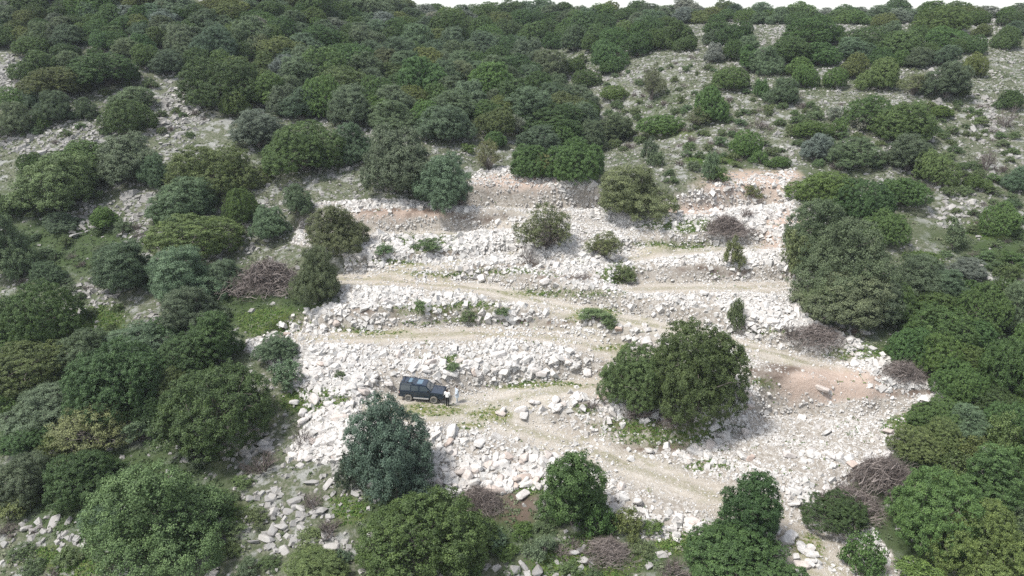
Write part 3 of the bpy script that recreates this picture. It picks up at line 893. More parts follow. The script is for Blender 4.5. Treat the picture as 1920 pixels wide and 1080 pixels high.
# edges where big blocks were pushed over the rims and round the trees
EDGE = [((830, 915), (1060, 905), 46, 0.42), ((830, 880), (1050, 870), 40, 0.36), ((560, 690), (700, 720), 36, 0.42), ((560, 760), (660, 850), 40, 0.32), ((1130, 945), (1330, 1000), 36, 0.36),
        ((960, 775), (1120, 745), 26, 0.40), ((1100, 600), (1240, 640), 40, 0.34), ((640, 560), (900, 560), 40, 0.32), ((780, 690), (1120, 690), 60, 0.42), ((590, 800), (650, 760), 16, 0.36),
        ((1480, 850), (1620, 870), 26, 0.38), ((1440, 1010), (1560, 1060), 22, 0.36), ((480, 640), (620, 600), 30, 0.42), ((960, 480), (1060, 490), 24, 0.4), ((1180, 850), (1350, 860), 24, 0.28), ((700, 560), (1100, 600), 50, .30)]
ex, ey, es = [], [], []
for (ax, ay), (bx, by), n, s in EDGE:
    t = r3.random(n)
    px = ax + (bx - ax) * t + r3.normal(0, 14, n)
    py = ay + (by - ay) * t + r3.normal(0, 9, n)
    x, y, d = cast(px, py, hz)
    ok = ~np.isnan(d)
    ex.append(x[ok]); ey.append(y[ok]); es.append(np.clip(s * np.exp(r3.normal(0, 0.3, ok.sum())), 0.1, 0.52))
ex, ey, es = np.concatenate(ex), np.concatenate(ey), np.concatenate(es)

# weathered rocks over the rest of the hillside
X, Y, Z = candidates(300000, -172, 172, 36, 262)
inview = np.abs(project(X, Y, Z)[0] - 960) < 1350
X, Y, Z = X[inview], Y[inview], Z[inview]
q2, g2, s2, _ = masks(X, Y, Z)
dens = sstep(-0.35, 0.45, fbm(X, Y, 11.0, 3, 55)) * 0.75 + 0.25 * sstep(-0.2, 0.5, fbm(X, Y, 3.0, 2, 56))
rk = LAST_ROCKY
keep = r3.random(len(X)) < np.maximum(0.60 * dens * (1 - 0.75 * LAST_LUSH), np.maximum(rk, 0.24 * (X > 18) * (Y > 95) * (Y < 200))) * (1 - q2) * (1 - 0.7 * g2)
rk = rk[keep]
X, Y, Z = X[keep], Y[keep], Z[keep]
Sr = np.exp(r3.normal(-1.72, 0.45, len(X)))
Sr = np.clip(Sr * (1 + 0.55 * rk), 0.08, 0.8) * (0.85 + 0.1 * sstep(100, 200, Y))
hill = dict(X=X, Y=Y, Z=Z, S=Sr, var=np.clip(r3.normal(0.55, 0.25, len(X)), 0, 1))

# the three hundred that show largest are boulders of their own
allX = np.concatenate([rub['X'], ex, hill['X']]); allY = np.concatenate([rub['Y'], ey, hill['Y']])
allS = np.concatenate([rub['S'], es, hill['S']])
src = np.concatenate([np.zeros(len(rub['X'])), np.ones(len(ex)), np.full(len(hill['X']), 2)])
apx, apy, adep = project(allX, allY, hz(allX, allY))
size = allS / adep * ((apx > 5) & (apx < 1915) & (apy > 5) & (apy < 1075))
for cx, top, bot, w, k in plants:      # those behind or inside a crown show nothing
    if k in 'ph': continue
    size = np.where(((apx - cx) / (w * 0.52)) ** 2 + ((apy - (top + bot) / 2) / ((bot - top) * 0.52)) ** 2 < 1, 0, size)
order = np.argsort(-size)
pick = order[:300]
mask = np.ones(len(allX), bool); mask[pick] = False
nr, ne = len(rub['X']), len(ex)
def aspect(n, r, flat): return np.stack([r.uniform(0.75, 1.3, n), r.uniform(0.7, 1.1, n), r.uniform(0.45, 0.9, n) * flat], 1)
mr = mask[:nr]
me_ = mask[nr:nr + ne]
SX = np.concatenate([rub['X'][mr], ex[me_]]); SY = np.concatenate([rub['Y'][mr], ey[me_]])
SS = np.concatenate([rub['S'][mr], es[me_]]); SV = np.concatenate([rub['var'][mr], r3.beta(1.6, 2.2, me_.sum()) * .85])
o = link('quarry_rubble', stones_mesh('quarry_rubble', SX, SY, hz(SX, SY) + SS * 0.05, SS, aspect(len(SX), r3, 1.0), SV, r3), None, [M_RUBBLE])
tag(o, 'pale broken limestone rubble spread over the terrace banks', 'rubble', kind='stuff')
mh = mask[nr + ne:]
o = link('hillside_rocks', stones_mesh('hillside_rocks', hill['X'][mh], hill['Y'][mh], hill['Z'][mh] + 0.03, hill['S'][mh], aspect(mh.sum(), r3, 0.75), hill['var'][mh], r3, 0.35), None, [M_ROCK])
tag(o, 'weathered grey limestone scattered among the scrub', 'rocks', kind='stuff')

def boulder_mesh(seed):
    r = np.random.default_rng(seed)
    bm = bmesh.new()
    p = rand_dirs(30, r)
    p = np.sign(p) * np.abs(p) ** 0.6 * np.array([1.15, 0.9, 0.75]) * r.uniform(0.8, 1.05, (30, 1))
    for q_ in p: bm.verts.new(q_)
    res = bmesh.ops.convex_hull(bm, input=bm.verts)
    bmesh.ops.delete(bm, geom=[g_ for g_ in res['geom_interior'] if isinstance(g_, bmesh.types.BMVert)], context='VERTS')
    bmesh.ops.bevel(bm, geom=list(bm.edges), offset=0.05, segments=1, affect='EDGES')
    me = bpy.data.meshes.new('boulder')
    bm.to_mesh(me); bm.free()
    return me
BOULD = [boulder_mesh(900 + k) for k in range(9)]
BW = [boulder_mesh(950 + k) for k in range(6)]
for m_ in BOULD: m_.materials.append(M_BOULDER)
M_BGREY = stone_mat('grey_boulder', [(0, (0.18, 0.18, 0.18)), (0.5, (0.27, 0.265, 0.26)), (1, (0.36, 0.35, 0.335))], True)
for m_ in BW: m_.materials.append(M_BGREY)
for n_, i in enumerate(pick):
    wth = src[i] == 2
    o = link('boulder', (BW if wth else BOULD)[n_ % (6 if wth else 9)])
    s = allS[i]
    o.location = (allX[i], allY[i], float(hz(allX[i], allY[i])) + s * (0.12 if wth else 0.3))
    asp = aspect(1, r3, 0.75 if wth else 1.0)[0]
    o.scale = tuple(s * asp * 1.05)
    o.rotation_euler = (r3.normal(0, .35), r3.normal(0, .35), r3.uniform(0, 6.28))
    ratio = asp[2]
    shp = 'flat' if ratio < 0.5 else 'blocky' if ratio > 0.72 else 'wedge-shaped'
    szw = 'largest-sized' if s > 0.6 else 'big' if s > 0.45 else 'middling' if s > 0.36 else 'smallish'
    things.append((o, float(apx[i]), float(apy[i]), float(2 * size[i] * FPX), '%s %s %s boulder' % (szw, shp, 'weathered grey' if wth else 'pale'), 'boulder', 'limestone boulders on the slope'))

# ------------------------------------------------------------------ low scrub and herbs
def tufts(name, X, Y, Z, hgt, nl, leaf, var, r, mat, label, cat):
    n = len(X)
    idx = np.repeat(np.arange(n), nl)
    d = rand_dirs(len(idx), r); d[:, 2] = np.abs(d[:, 2])
    pos = np.stack([X, Y, Z], 1)[idx] + d * (hgt[idx] * r.uniform(0.3, 1.0, len(idx)))[:, None] * np.array([1.1, 1.1, 0.75])
    nor = unit(d + r.normal(size=d.shape) * 0.6 + np.array([0, 0, 0.4]))
    q_ = leaf_quads(pos, nor, leaf, leaf * 0.7, r)
    v = np.clip(var[idx] + r.normal(0, 0.08, len(idx)), 0, 1)
    o = link(name, mesh_np(name, q_, np.arange(len(q_)), 4, np.repeat(v, 4)), None, [mat])
    return tag(o, label, cat, kind='stuff')
X, Y, Z = candidates(240000, -172, 172, 36, 258)
iv = np.abs(project(X, Y, Z)[0] - 960) < 1350
X, Y, Z = X[iv], Y[iv], Z[iv]
q2, g2, s2, _ = masks(X, Y, Z)
dn = sstep(-0.5, 0.4, fbm(X, Y, 8.0, 3, 155))
keep = r3.random(len(X)) < np.maximum(0.55 * dn * (1 - 0.6 * LAST_ROCKY), 0.8 * LAST_LUSH) * (1 - q2) * np.where(Y < 105, 1.0, 1.25)
lu = LAST_LUSH[keep]
X, Y, Z = X[keep], Y[keep], Z[keep]
hg = np.clip(np.exp(r3.normal(-1.25, 0.5, len(X))), 0.10, 0.9)
vv = np.clip((0.5 + 0.5 * fbm(X, Y, 14.0, 3, 177) + r3.normal(0, 0.2, len(X))) * (1 - 0.8 * lu), 0, 1)
tufts('low_scrub', X, Y, Z, hg, 16, 0.19, vv, r3, M_SCRUB, 'low grey-green scrub and dry grass between the rocks', 'scrub')
X, Y, Z = candidates(260000, -60, 60, 36, 112)
q2, g2, s2, _ = masks(X, Y, Z)
rd = lut(GROAD, X, Y)
keep = r3.random(len(X)) < 0.9 * g2 ** 1.2 * (1 - 0.85 * rd) + 0.05 * q2 * sstep(0.1, 0.5, fbm(X, Y, 2.2, 2, 301)) * (1 - rd)
X, Y, Z = X[keep], Y[keep], Z[keep]
hg = np.clip(np.exp(r3.normal(-1.60, 0.45, len(X))) * (1 - 0.6 * rd[keep]), 0.05, 0.55)
tufts('green_herbs', X, Y, Z, hg, 9, 0.13, r3.random(len(X)), r3, M_HERB, 'fresh green weeds and grass growing in patches between stones', 'weeds')

# ------------------------------------------------------------------ the off-road car
M_PAINT = simple('car_paint', (0.010, 0.020, 0.038), 0.22, 0.0, 0.6, 0.2, 0.6)
M_GLASS = simple('car_glass', (0.055, 0.07, 0.08), 0.08, 0.0, 1.0)  # base colour lightened to stand for grey-blue reflections in the panes
M_ROOFGLASS = simple('roof_glass', (0.10, 0.16, 0.21), 0.08, 0.0, 0.9)  # blue base colour brightened to paint in the reflected sky
M_TYRE = simple('tyre_rubber', (0.16, 0.15, 0.13), 0.9, noise=0.3)
M_RIM = simple('rim_alloy', (0.22, 0.22, 0.22), 0.5, 0.6)
M_TRIM = simple('black_trim', (0.02, 0.02, 0.02), 0.6)
M_SILL = simple('dusty_sill', (0.36, 0.35, 0.33), 0.6, noise=0.3)
M_LAMP = simple('lamp_lens', (0.6, 0.62, 0.62), 0.1, 0.0, 0.8)
M_TAIL = simple('tail_lens', (0.35, 0.02, 0.015), 0.2)

def bm_obj(name, bm, mat, parent, smooth=False):
    bmesh.ops.recalc_face_normals(bm, faces=bm.faces)
    me = bpy.data.meshes.new(name)
    bm.to_mesh(me); bm.free()
    if smooth: me.polygons.foreach_set('use_smooth', np.ones(len(me.polygons), bool))
    return link(name, me, parent, [mat])

def box(bm, x0, x1, y0, y1, z0, z1, bev=0.0):
    r_ = bmesh.ops.create_cube(bm, size=1)
    for v in r_['verts']:
        v.co = Vector((x0 if v.co.x < 0 else x1, y0 if v.co.y < 0 else y1, z0 if v.co.z < 0 else z1))
    if bev:
        ed = list({e for v in r_['verts'] for e in v.link_edges})
        bmesh.ops.bevel(bm, geom=ed, offset=bev, segments=2, affect='EDGES')

def slab(bm, pts, off):
    """a thin pane: polygon pts pushed out by off along its normal"""
    pts = [Vector(p) for p in pts]
    n_ = (pts[1] - pts[0]).cross(pts[2] - pts[0]).normalized() * off
    a_ = [bm.verts.new(p) for p in pts]
    b_ = [bm.verts.new(p + n_) for p in pts]
    k = len(pts)
    bm.faces.new(a_[::-1]); bm.faces.new(b_)
    for i in range(k):
        bm.faces.new((a_[i], a_[(i + 1) % k], b_[(i + 1) % k], b_[i]))

def profile(bm, poly, wfun, bev):
    L_ = [bm.verts.new((x, wfun(z), z)) for x, z in poly]
    R_ = [bm.verts.new((x, -wfun(z), z)) for x, z in poly]
    fs = [bm.faces.new(L_), bm.faces.new(R_[::-1])]
    n_ = len(poly)
    for i in range(n_):
        fs.append(bm.faces.new((L_[(i + 1) % n_], L_[i], R_[i], R_[(i + 1) % n_])))
    if bev:
        ed = [e for e in bm.edges if e.verts[0] in L_ + R_ and e.verts[1] in L_ + R_]
        bmesh.ops.bevel(bm, geom=ed, offset=bev, segments=2, affect='EDGES', clamp_overlap=True)

def lathe(bm, prof, n=28):
    """prof: (radius, y) closed outline turned about the y axis"""
    rings = []
    for k in range(n):
        a_ = 2 * math.pi * k / n
        rings.append([bm.verts.new((r_ * math.cos(a_), y, r_ * math.sin(a_))) for r_, y in prof])
    m_ = len(prof)
    for k in range(n):
        A_, B_ = rings[k], rings[(k + 1) % n]
        for j in range(m_):
            bm.faces.new((A_[j], A_[(j + 1) % m_], B_[(j + 1) % m_], B_[j]))

def make_car():
    root = bpy.data.objects.new('parked_car', None)
    COL.objects.link(root)
    arch = lambda cx, r_: [(cx + r_ * math.cos(t_), 0.46 + r_ * math.sin(t_) * 0.95) for t_ in np.linspace(math.pi, 0, 11)]
    low = [(-2.2, 0.52)] + [(x, max(z, 0.46)) for x, z in arch(-1.3, 0.46)] + [(x, max(z, 0.46)) for x, z in arch(1.24, 0.46)] + \
          [(2.12, 0.5), (2.2, 0.64), (2.2, 0.98), (2.08, 1.08), (0.98, 1.16), (-2.2, 1.16)]
    bm = bmesh.new()
    profile(bm, low, lambda z: 0.88, 0.02)
    W_ = lambda z: 0.872 - 0.19 * (z - 1.12) / 0.78
    cab = [(1.0, 1.12), (0.40, 1.73), (0.22, 1.78), (-0.62, 1.79), (-0.82, 1.90), (-2.08, 1.90), (-2.18, 1.80), (-2.198, 1.12)]
    profile(bm, cab, W_, 0.025)
    bm_obj('body', bm, M_PAINT, root)
    for s in (-1, 1):
        for poly in ([(0.86, 1.20), (0.40, 1.67), (-0.20, 1.68), (-0.20, 1.20)], [(-0.30, 1.20), (-0.30, 1.68), (-1.02, 1.69), (-1.02, 1.20)],
                     [(-1.13, 1.22), (-1.13, 1.68), (-2.06, 1.68), (-2.08, 1.22)], [(-1.02, 1.745), (-1.05, 1.845), (-1.98, 1.845), (-2.0, 1.745)]):
            p = [(x, s * (W_(z) + 0.002), z) for x, z in poly]
            if s > 0: p = p[::-1]
            a_, b_, c_ = (Vector(q_) for q_ in p[:3])
            if (b_ - a_).cross(c_ - a_).y * s < 0: p = p[::-1]
            bm = bmesh.new(); slab(bm, p, 0.008)
            bm_obj('side_window', bm, M_GLASS, root)
    bm = bmesh.new()
    slab(bm, [(0.93, 0.76, 1.20), (0.93, -0.76, 1.20), (0.43, -0.66, 1.71), (0.43, 0.66, 1.71)][::-1], 0.012)
    for v in bm.verts: v.co += Vector((0.012, 0, 0.010))
    bm_obj('windscreen', bm, M_GLASS, root)
    bm = bmesh.new(); box(bm, -2.215, -2.17, -0.62, 0.62, 1.24, 1.70, 0.01)
    bm_obj('rear_window', bm, M_GLASS, root)
    for x0, x1, z in ((-0.55, -0.02, 1.795), (-1.50, -0.95, 1.904)):
        bm = bmesh.new(); box(bm, x0, x1, -0.45, 0.45, z - 0.02, z + 0.012, 0.006)
        bm_obj('sunroof', bm, M_ROOFGLASS, root)
    for s in (-1, 1):
        bm = bmesh.new()
        box(bm, -2.02, -0.86, s * 0.63 - 0.022, s * 0.63 + 0.022, 1.965, 2.0, 0.008)
        for x in (-1.98, -1.45, -0.92): box(bm, x - 0.03, x + 0.03, s * 0.63 - 0.018, s * 0.63 + 0.018, 1.89, 1.97)
        bm_obj('roof_rail', bm, M_TRIM, root)
        bm = bmesh.new()
        box(bm, -0.80, 0.74, s * 0.90 - 0.05, s * 0.90 + 0.03, 0.40, 0.52, 0.02)
        bm_obj('sill', bm, M_SILL, root)
        bm = bmesh.new()
        box(bm, -0.78, 0.72, s * 0.884 - 0.006, s * 0.884 + 0.012, 0.74, 0.80, 0.004)
        bm_obj('side_moulding', bm, M_TRIM, root)
        bm = bmesh.new(); box(bm, 0.62, 0.74, s * 0.93 - 0.11, s * 0.93 + 0.11, 1.20, 1.34, 0.03)
        bm_obj('side_mirror', bm, M_TRIM, root)
        bm = bmesh.new(); box(bm, 2.17, 2.225, s * 0.62 - 0.16, s * 0.62 + 0.16, 0.80, 0.96, 0.02)
        bm_obj('headlight', bm, M_LAMP, root)
        bm = bmesh.new(); box(bm, -2.225, -2.18, s * 0.76 - 0.07, s * 0.76 + 0.07, 0.80, 1.10, 0.01)
        bm_obj('tail_light', bm, M_TAIL, root)
        for x in (-0.14, -0.96):
            bm = bmesh.new(); box(bm, x, x + 0.16, s * 0.89 - 0.008, s * 0.89 + 0.02, 1.02, 1.06, 0.006)
            bm_obj('door_handle', bm, M_TRIM, root)
    for x in (-1.86, -1.44, -1.02):
        bm = bmesh.new(); box(bm, x - 0.02, x + 0.02, -0.606, 0.606, 1.97, 1.99)
        bm_obj('crossbar', bm, M_TRIM, root)
    bm = bmesh.new(); box(bm, 2.185, 2.215, -0.44, 0.44, 0.80, 0.97, 0.01)
    for k in range(4): box(bm, 2.21, 2.225, -0.42, 0.42, 0.82 + k * 0.037, 0.84 + k * 0.037)
    bm_obj('grille', bm, M_TRIM, root)
    for x0, x1, nm in ((2.14, 2.32, 'front_bumper'), (-2.33, -2.14, 'rear_bumper')):
        bm = bmesh.new(); box(bm, x0, x1, -0.87, 0.87, 0.50, 0.70, 0.03)
        bm_obj(nm, bm, M_TRIM, root)
    def wheel(x, y, z, s, name, rot=None):
        w = bpy.data.objects.new(name, None); COL.objects.link(w); w.parent = root
        w.location = (x, y, z)
        if rot: w.rotation_euler = rot
        bm = bmesh.new()
        lathe(bm, [(0.22, -0.11), (0.33, -0.12), (0.365, -0.085), (0.37, 0), (0.365, 0.085), (0.33, 0.12), (0.22, 0.11)])
        bm_obj('tyre', bm, M_TYRE, w, True)
        bm = bmesh.new()
        lathe(bm, [(0.19, s * 0.11), (0.225, s * 0.11), (0.225, -s * 0.09), (0.19, -s * 0.09)])
        lathe(bm, [(0.01, s * 0.095), (0.065, s * 0.095), (0.065, s * 0.03), (0.01, s * 0.03)], 16)
        for k in range(5):
            a_ = 2 * math.pi * k / 5
            b2 = bmesh.new(); box(b2, 0.05, 0.205, -0.035, 0.035, 0, 0.05)
            for v in b2.verts:
                r_, t_, d_ = v.co
                v.co = Vector((r_ * math.cos(a_) - t_ * math.sin(a_), s * (0.035 + d_), r_ * math.sin(a_) + t_ * math.cos(a_)))
            tmp = bpy.data.meshes.new('t'); b2.to_mesh(tmp); b2.free(); bm.from_mesh(tmp); bpy.data.meshes.remove(tmp)
        bm_obj('rim', bm, M_RIM, w)
    for x in (-1.3, 1.24):
        for s in (-1, 1): wheel(x, s * 0.80, 0.37, s, 'wheel')
    wheel(-2.34, 0.12, 1.02, -1, 'spare_wheel', (0, 0, -math.pi / 2))
    return root

car = make_car()
HEAD = R(-6.0)
gx_, gy_, gz_, gd_ = spot(792, 756)
gy_ += 0.80
fwd = np.array([math.cos(HEAD), math.sin(HEAD)])
zf, zr_ = float(hz(gx_ + fwd[0] * 1.24, gy_ + fwd[1] * 1.24)), float(hz(gx_ - fwd[0] * 1.3, gy_ - fwd[1] * 1.3))
car.scale = (0.93, 0.93, 0.95)
car.location = (gx_, gy_, (zf + zr_) / 2 + 0.0)
car.rotation_euler = (0, -0.4 * math.atan2(zf - zr_, 2.54), HEAD)
tag(car, 'dark blue-black boxy off-road car with stepped roof and dusty sills parked on the track', 'car')

# ------------------------------------------------------------------ the two people
def skin_mesh(name, J, E, sub=2):
    me = bpy.data.meshes.new(name)
    keys = list(J)
    me.from_pydata([J[k][0] for k in keys], [(keys.index(a_), keys.index(b_)) for a_, b_ in E], [])
    ob = bpy.data.objects.new(name, me); COL.objects.link(ob)
    sk = ob.modifiers.new('skin', 'SKIN')
    sk.branch_smoothing = 0.6
    for i, k in enumerate(keys):
        r_ = J[k][1]
        d_ = me.skin_vertices[0].data[i]
        d_.radius = r_ if isinstance(r_, tuple) else (r_, r_)
        d_.use_root = (i == 0)
    ss = ob.modifiers.new('sub', 'SUBSURF'); ss.levels = sub; ss.render_levels = sub
    dg = bpy.context.evaluated_depsgraph_get()
    out = bpy.data.meshes.new_from_object(ob.evaluated_get(dg))
    bpy.data.objects.remove(ob)
    bpy.data.meshes.remove(me)
    out.name = name
    out.polygons.foreach_set('use_smooth', np.ones(len(out.polygons), bool))
    return out

M_SKIN = simple('skin', (0.26, 0.16, 0.115), 0.6, noise=0.1)
M_HAIR = simple('hair', (0.012, 0.01, 0.009), 0.6)
M_EYE = simple('eye', (0.02, 0.015, 0.012), 0.3)

def person(elbow, wrist, shirt, trousers, shoes, tunic=False, stride=0.0):
    """a standing adult facing +x; elbow / wrist: [(right), (left)] joints"""
    root = bpy.data.objects.new('person', None); COL.objects.link(root)
    J = {'pelvis': ((0, 0, .96), (.125, .14)), 'spine': ((.01, 0, 1.15), (.12, .135)), 'chest': ((0, 0, 1.34), (.135, .16)), 'neck': ((.0, 0, 1.48), .06),
         'jaw': ((.025, 0, 1.565), (.072, .062)), 'brow': ((.02, 0, 1.65), (.092, .078)), 'top': ((.005, 0, 1.715), (.06, .055)), 'nose': ((.115, 0, 1.615), .014)}
    E = [('pelvis', 'spine'), ('spine', 'chest'), ('chest', 'neck'), ('neck', 'jaw'), ('jaw', 'brow'), ('brow', 'top'), ('jaw', 'nose')]
    for q_, s in (('r', -1), ('l', 1)):
        k = 0 if s < 0 else 1
        st = stride * s
        J['sh' + q_] = ((0, s * .19, 1.42), .066); E.append(('chest', 'sh' + q_))
        J['el' + q_] = (elbow[k], .048); E.append(('sh' + q_, 'el' + q_))
        J['wr' + q_] = (wrist[k], .027); E.append(('el' + q_, 'wr' + q_))
        e_, w_ = Vector(elbow[k]), Vector(wrist[k])
        d_ = (w_ - e_).normalized()
        side = Vector((d_.z, 0, -d_.x)).normalized() if abs(d_.y) < .9 else Vector((1, 0, 0))
        J['pa' + q_] = (tuple(w_ + d_ * .055), (.036, .018)); E.append(('wr' + q_, 'pa' + q_))
        for f_ in range(4):
            off = side * (.027 - .018 * f_)
            L_ = (.072, .082, .076, .058)[f_]
            b_ = w_ + d_ * .085 + off
            m_ = b_ + d_ * L_ * .55
            t_ = m_ + (d_ * .8 + Vector((0, -s, 0)) * .55).normalized() * L_ * .5
            for nm_, p_, r_ in (('a', b_, .010), ('b', m_, .009), ('c', t_, .0075)): J['f%d%s%s' % (f_, nm_, q_)] = (tuple(p_), r_)
            E += [('pa' + q_, 'f%da%s' % (f_, q_)), ('f%da%s' % (f_, q_), 'f%db%s' % (f_, q_)), ('f%db%s' % (f_, q_), 'f%dc%s' % (f_, q_))]
        J['ta' + q_] = (tuple(w_ + d_ * .04 + side * .042), .011); J['tb' + q_] = (tuple(w_ + d_ * .085 + side * .062), .009)
        E += [('pa' + q_, 'ta' + q_), ('ta' + q_, 'tb' + q_)]
        J['hp' + q_] = ((0, s * .095, .90), .088); E.append(('pelvis', 'hp' + q_))
        J['kn' + q_] = ((.02 + st * .6, s * .10, .50), .058); E.append(('hp' + q_, 'kn' + q_))
        J['an' + q_] = ((-.01 + st, s * .105, .09), .038); E.append(('kn' + q_, 'an' + q_))
        J['to' + q_] = ((.15 + st, s * .12, .035), .034); E.append(('an' + q_, 'to' + q_))
        J['ea' + q_] = ((.0, s * .088, 1.625), .016); E.append(('brow', 'ea' + q_))
    body = skin_mesh('body', J, E)
    link('body', body, root, [M_SKIN])
    nv = len(body.vertices)
    co = np.empty(nv * 3); body.vertices.foreach_get('co', co); co = co.reshape(-1, 3)
    no = np.empty(nv * 3); body.vertex_normals.foreach_get('vector', no); no = no.reshape(-1, 3)
    def seg(P, A, B):
        A, B = np.array(A), np.array(B)
        t_ = np.clip(((P - A) @ (B - A)) / ((B - A) @ (B - A)), 0, 1)[:, None]
        return np.linalg.norm(P - A - t_ * (B - A), axis=1)
    fore = np.full(nv, 9.0); hand = np.full(nv, 9.0)
    for q_ in 'rl':
        fore = np.minimum(fore, np.minimum(seg(co, J['el' + q_][0], J['wr' + q_][0]), seg(co, J['sh' + q_][0], J['el' + q_][0])))
        tip = np.array(J['pa' + q_][0]) * 2 - np.array(J['wr' + q_][0])
        hand = np.minimum(hand, seg(co, J['wr' + q_][0], tip))
    def cloth(name, sel, off, mat, extra=None):
        bm = bmesh.new()
        vm = {}
        for f in body.polygons:
            if all(sel[i] for i in f.vertices):
                vs = []
                for i in f.vertices:
                    if i not in vm: vm[i] = bm.verts.new(co[i] + no[i] * off)
                    vs.append(vm[i])
                bm.faces.new(vs)
        if extra: extra(bm)
        return bm_obj(name, bm, mat, root, True)
    z_ = co[:, 2]
    arm = fore < 0.07
    neck = (z_ > 1.46) & (np.abs(co[:, 1]) < 0.11)
    def skirt(bm):
        prev = None
        for zz, rx_, ry_ in ((1.12, .120, .145), (1.03, .145, .170), (.92, .165, .200), (.78, .172, .205), (.62, .180, .215)):
            ring = [bm.verts.new((rx_ * math.cos(k * math.pi / 10) * (1 + .04 * (k % 2)), ry_ * math.sin(k * math.pi / 10) * (1 + .04 * (k % 2)), zz)) for k in range(20)]
            if prev:
                for k in range(20): bm.faces.new((prev[k], prev[(k + 1) % 20], ring[(k + 1) % 20], ring[k]))
            prev = ring
    cloth('shirt', ((z_ > 0.90) | arm) & ~neck & (hand > 0.062), 0.024, shirt, skirt if tunic else None)
    cloth('trousers', (z_ < 1.0) & (z_ > 0.085) & ~(arm & (np.abs(co[:, 1]) > 0.17)) & (hand > 0.07), 0.018, trousers)
    for q_ in 'rl':
        a_, t_ = Vector(J['an' + q_][0]), Vector(J['to' + q_][0])
        S_ = {'h': ((a_.x - .05, a_.y, .045), .042), 'm': ((a_.x + .04, a_.y, .05), .047), 't': ((t_.x + .05, t_.y, .035), .035)}
        link('shoe', skin_mesh('shoe', S_, [('h', 'm'), ('m', 't')], 2), root, [shoes])
    bm = bmesh.new()
    bmesh.ops.create_uvsphere(bm, u_segments=18, v_segments=12, radius=1)
    bmesh.ops.delete(bm, geom=[v for v in bm.verts if v.co.z < -0.55 or (v.co.x > 0.42 and v.co.z < 0.35)], context='VERTS')
    for v in bm.verts: v.co = Vector((v.co.x * .108 - .004, v.co.y * .094, v.co.z * .105 + 1.655))
    bm_obj('hair', bm, M_HAIR, root, True)
    for s in (-1, 1):
        bm = bmesh.new(); bmesh.ops.create_icosphere(bm, subdivisions=2, radius=.013)
        for v in bm.verts: v.co += Vector((.098, s * .032, 1.638))
        bm_obj('eye', bm, M_EYE, root, True)
    bm = bmesh.new(); box(bm, .088, .102, -.024, .024, 1.566, 1.575, .003)
    bm_obj('mouth', bm, simple('lips', (.30, .12, .10), .5), root)
    return root

M_WHITE = simple('white_shirt', (0.78, 0.77, 0.76), 0.85)
M_BLACK = simple('black_cloth', (0.012, 0.012, 0.013), 0.85)
M_PALE = simple('pale_blue_cloth', (0.50, 0.56, 0.62), 0.85)
M_PALE2 = simple('pale_grey_cloth', (0.52, 0.54, 0.56), 0.85)
pa = person([(.02, -.25, 1.13), (.02, .25, 1.13)], [(.22, -.14, 1.22), (.24, .10, 1.26)], M_WHITE, M_BLACK, M_BLACK)
x_, y_, z_, _d = spot(839, 760)
pa.location = (x_, y_, z_ - 0.01); pa.rotation_euler = (0, 0, R(72))
tag(pa, 'person in a white shirt and black trousers beside the bonnet of the car', 'person')
pb = person([(.0, -.24, 1.12), (.02, .25, 1.14)], [(.05, -.25, .88), (.14, .20, .96)], M_PALE, M_PALE2, M_PALE2, True, 0.06)
x_, y_, z_, _d = spot(857, 754)
pb.location = (x_, y_, z_ - 0.01); pb.rotation_euler = (0, 0, R(200)); pb.scale = (1.04, 1.04, 1.04)
tag(pb, 'person in loose pale blue clothes standing on the track facing the white-shirted person', 'person')
# ------------------------------------------------------------------ labels: look + place against landmarks of the photo
ANCH = [('the parked car', 795, 735), ('the lone big oak', 1268, 705), ('the olive below the car', 735, 850), ('the tawny tree', 915, 290), ('the top-terrace tree', 1185, 355),
        ('the low gully oak', 1235, 240), ('the highest rock cut', 985, 340), ('the reddish earth bank', 1540, 715), ('the gravel pad', 1560, 810), ('the largest brush heap', 1640, 880),
        ('the terrace-side brush heap', 505, 507), ('the wide wooded-slope oak', 418, 153), ('the lime-yellow oak', 440, 193), ('the feathery bottom-edge oak', 318, 975), ('the rubble-side dark oak', 403, 775),
        ('the huge edge oak', 75, 592), ('the vivid green oak', 1752, 608), ('the thin-crowned grove', 1585, 485), ('the twin slope oaks', 1665, 220), ('the skyline dome oak', 1762, 37),
        ('the round stony-slope olive', 1772, 148), ('the bottom-edge green oak', 795, 1010), ('the heap-side bright oak', 1738, 955), ('the tall terrace-top oak', 745, 300), ('the spreading yellowish oak', 400, 318),
        ('the middle terrace tree', 1020, 430), ('the slender track-side oak', 1395, 925), ('the cone-shaped oak', 1072, 928), ('the silver olive', 488, 242), ('the gully wood', 960, 175),
        ('the skyline notch', 1120, 22), ('the wooded corner hill', 120, 40), ('the wooded hilltop', 560, 35), ('the far ridge oaks', 1520, 60), ('the stony open slope', 1440, 240), ('the lone slope bush', 1875, 405),
        ('the corner scrub', 120, 1050), ('the dark corner trees', 120, 850), ('the second terrace bank', 840, 570), ('the lower bank boulders', 930, 895), ('the long rubble bank', 900, 660)]
ORD = ['', 'second', 'third', 'fourth', 'fifth', 'sixth', 'seventh', 'eighth', 'ninth', 'tenth', 'eleventh', 'twelfth']
FIXED = {}
for nm_, x_, y_ in ANCH: FIXED[nm_] = (x_, y_)
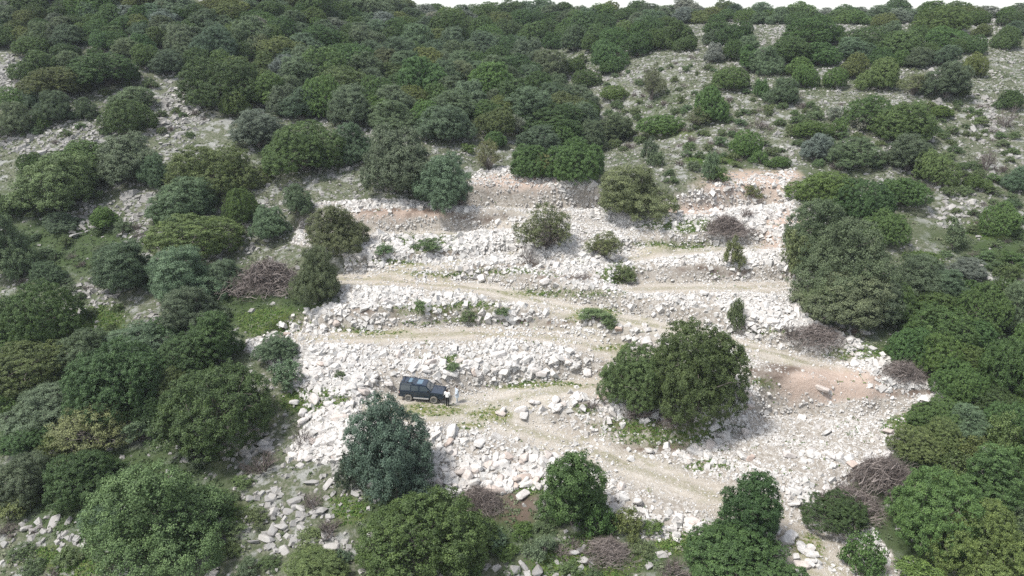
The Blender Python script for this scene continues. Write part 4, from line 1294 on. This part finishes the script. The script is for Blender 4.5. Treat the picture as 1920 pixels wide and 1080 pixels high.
lab = {}
for i, (o, px, py, w, look, cat, grp) in enumerate(things):
    ds = sorted(((math.hypot(px - ax, (py - ay) * 1.5), n_, ax, ay) for n_, ax, ay in ANCH))
    if ds[0][0] < 0.30 * w and cat != 'boulder': ds = ds[1:]
    d0, a, ax, ay = ds[0]
    dx, dy = px - ax, (py - ay) * 1.5
    if abs(dy) > abs(dx):
        rel = ('uphill of %s' if dy < 0 else 'downhill of %s') % a
    else:
        best = None
        for d1, b_, bx, by in ds[1:]:
            if (bx - ax) * dx > 0 and abs(bx - ax) > abs(by - ay) * 0.8:
                best = b_; break
        rel = ('between %s and %s' % (a, best)) if best else ('out beyond %s' % a)
    lab.setdefault((look, rel), []).append((d0, i))
for (look, rel), L in lab.items():
    L.sort()
    for k_, (d0, i) in enumerate(L):
        o, px, py, w, lk, cat, grp = things[i]
        t_ = '%s %s' % (look, rel)
        if len(L) > 1:
            t_ = '%s, %s' % (t_, 'nearest one' if k_ == 0 else (ORD[k_] if k_ < len(ORD) else 'outer') + ' nearest')
        ws = t_.split()
        for drop in ('middling', 'one', 'weathered', 'purplish', 'leafless', 'round', 'the', 'the'):
            if len(ws) > 16 and drop in ws: ws.remove(drop)
        tag(o, ' '.join(ws), cat, grp)

# ------------------------------------------------------------------ air
def haze():
    bm = bmesh.new()
    bmesh.ops.create_cube(bm, size=1)
    me = bpy.data.meshes.new('haze')
    lo, hi = (-185, -60, -40), (185, 345, 64)
    for v in bm.verts:
        v.co = [lo[k] if v.co[k] < 0 else hi[k] for k in range(3)]
    bm.to_mesh(me); bm.free()
    m, nt, out = new_mat('haze')
    p = nt.nodes.new('ShaderNodeVolumePrincipled')
    p.inputs['Color'].default_value = (0.80, 0.88, 1.0, 1)
    p.inputs['Density'].default_value = 0.00016
    p.inputs['Anisotropy'].default_value = 0.0
    nt.links.new(p.outputs[0], out.inputs['Volume'])
    o = link('haze', me, None, [m])
    tag(o, 'thin bluish haze over the far hillside', 'haze', kind='stuff')
haze()
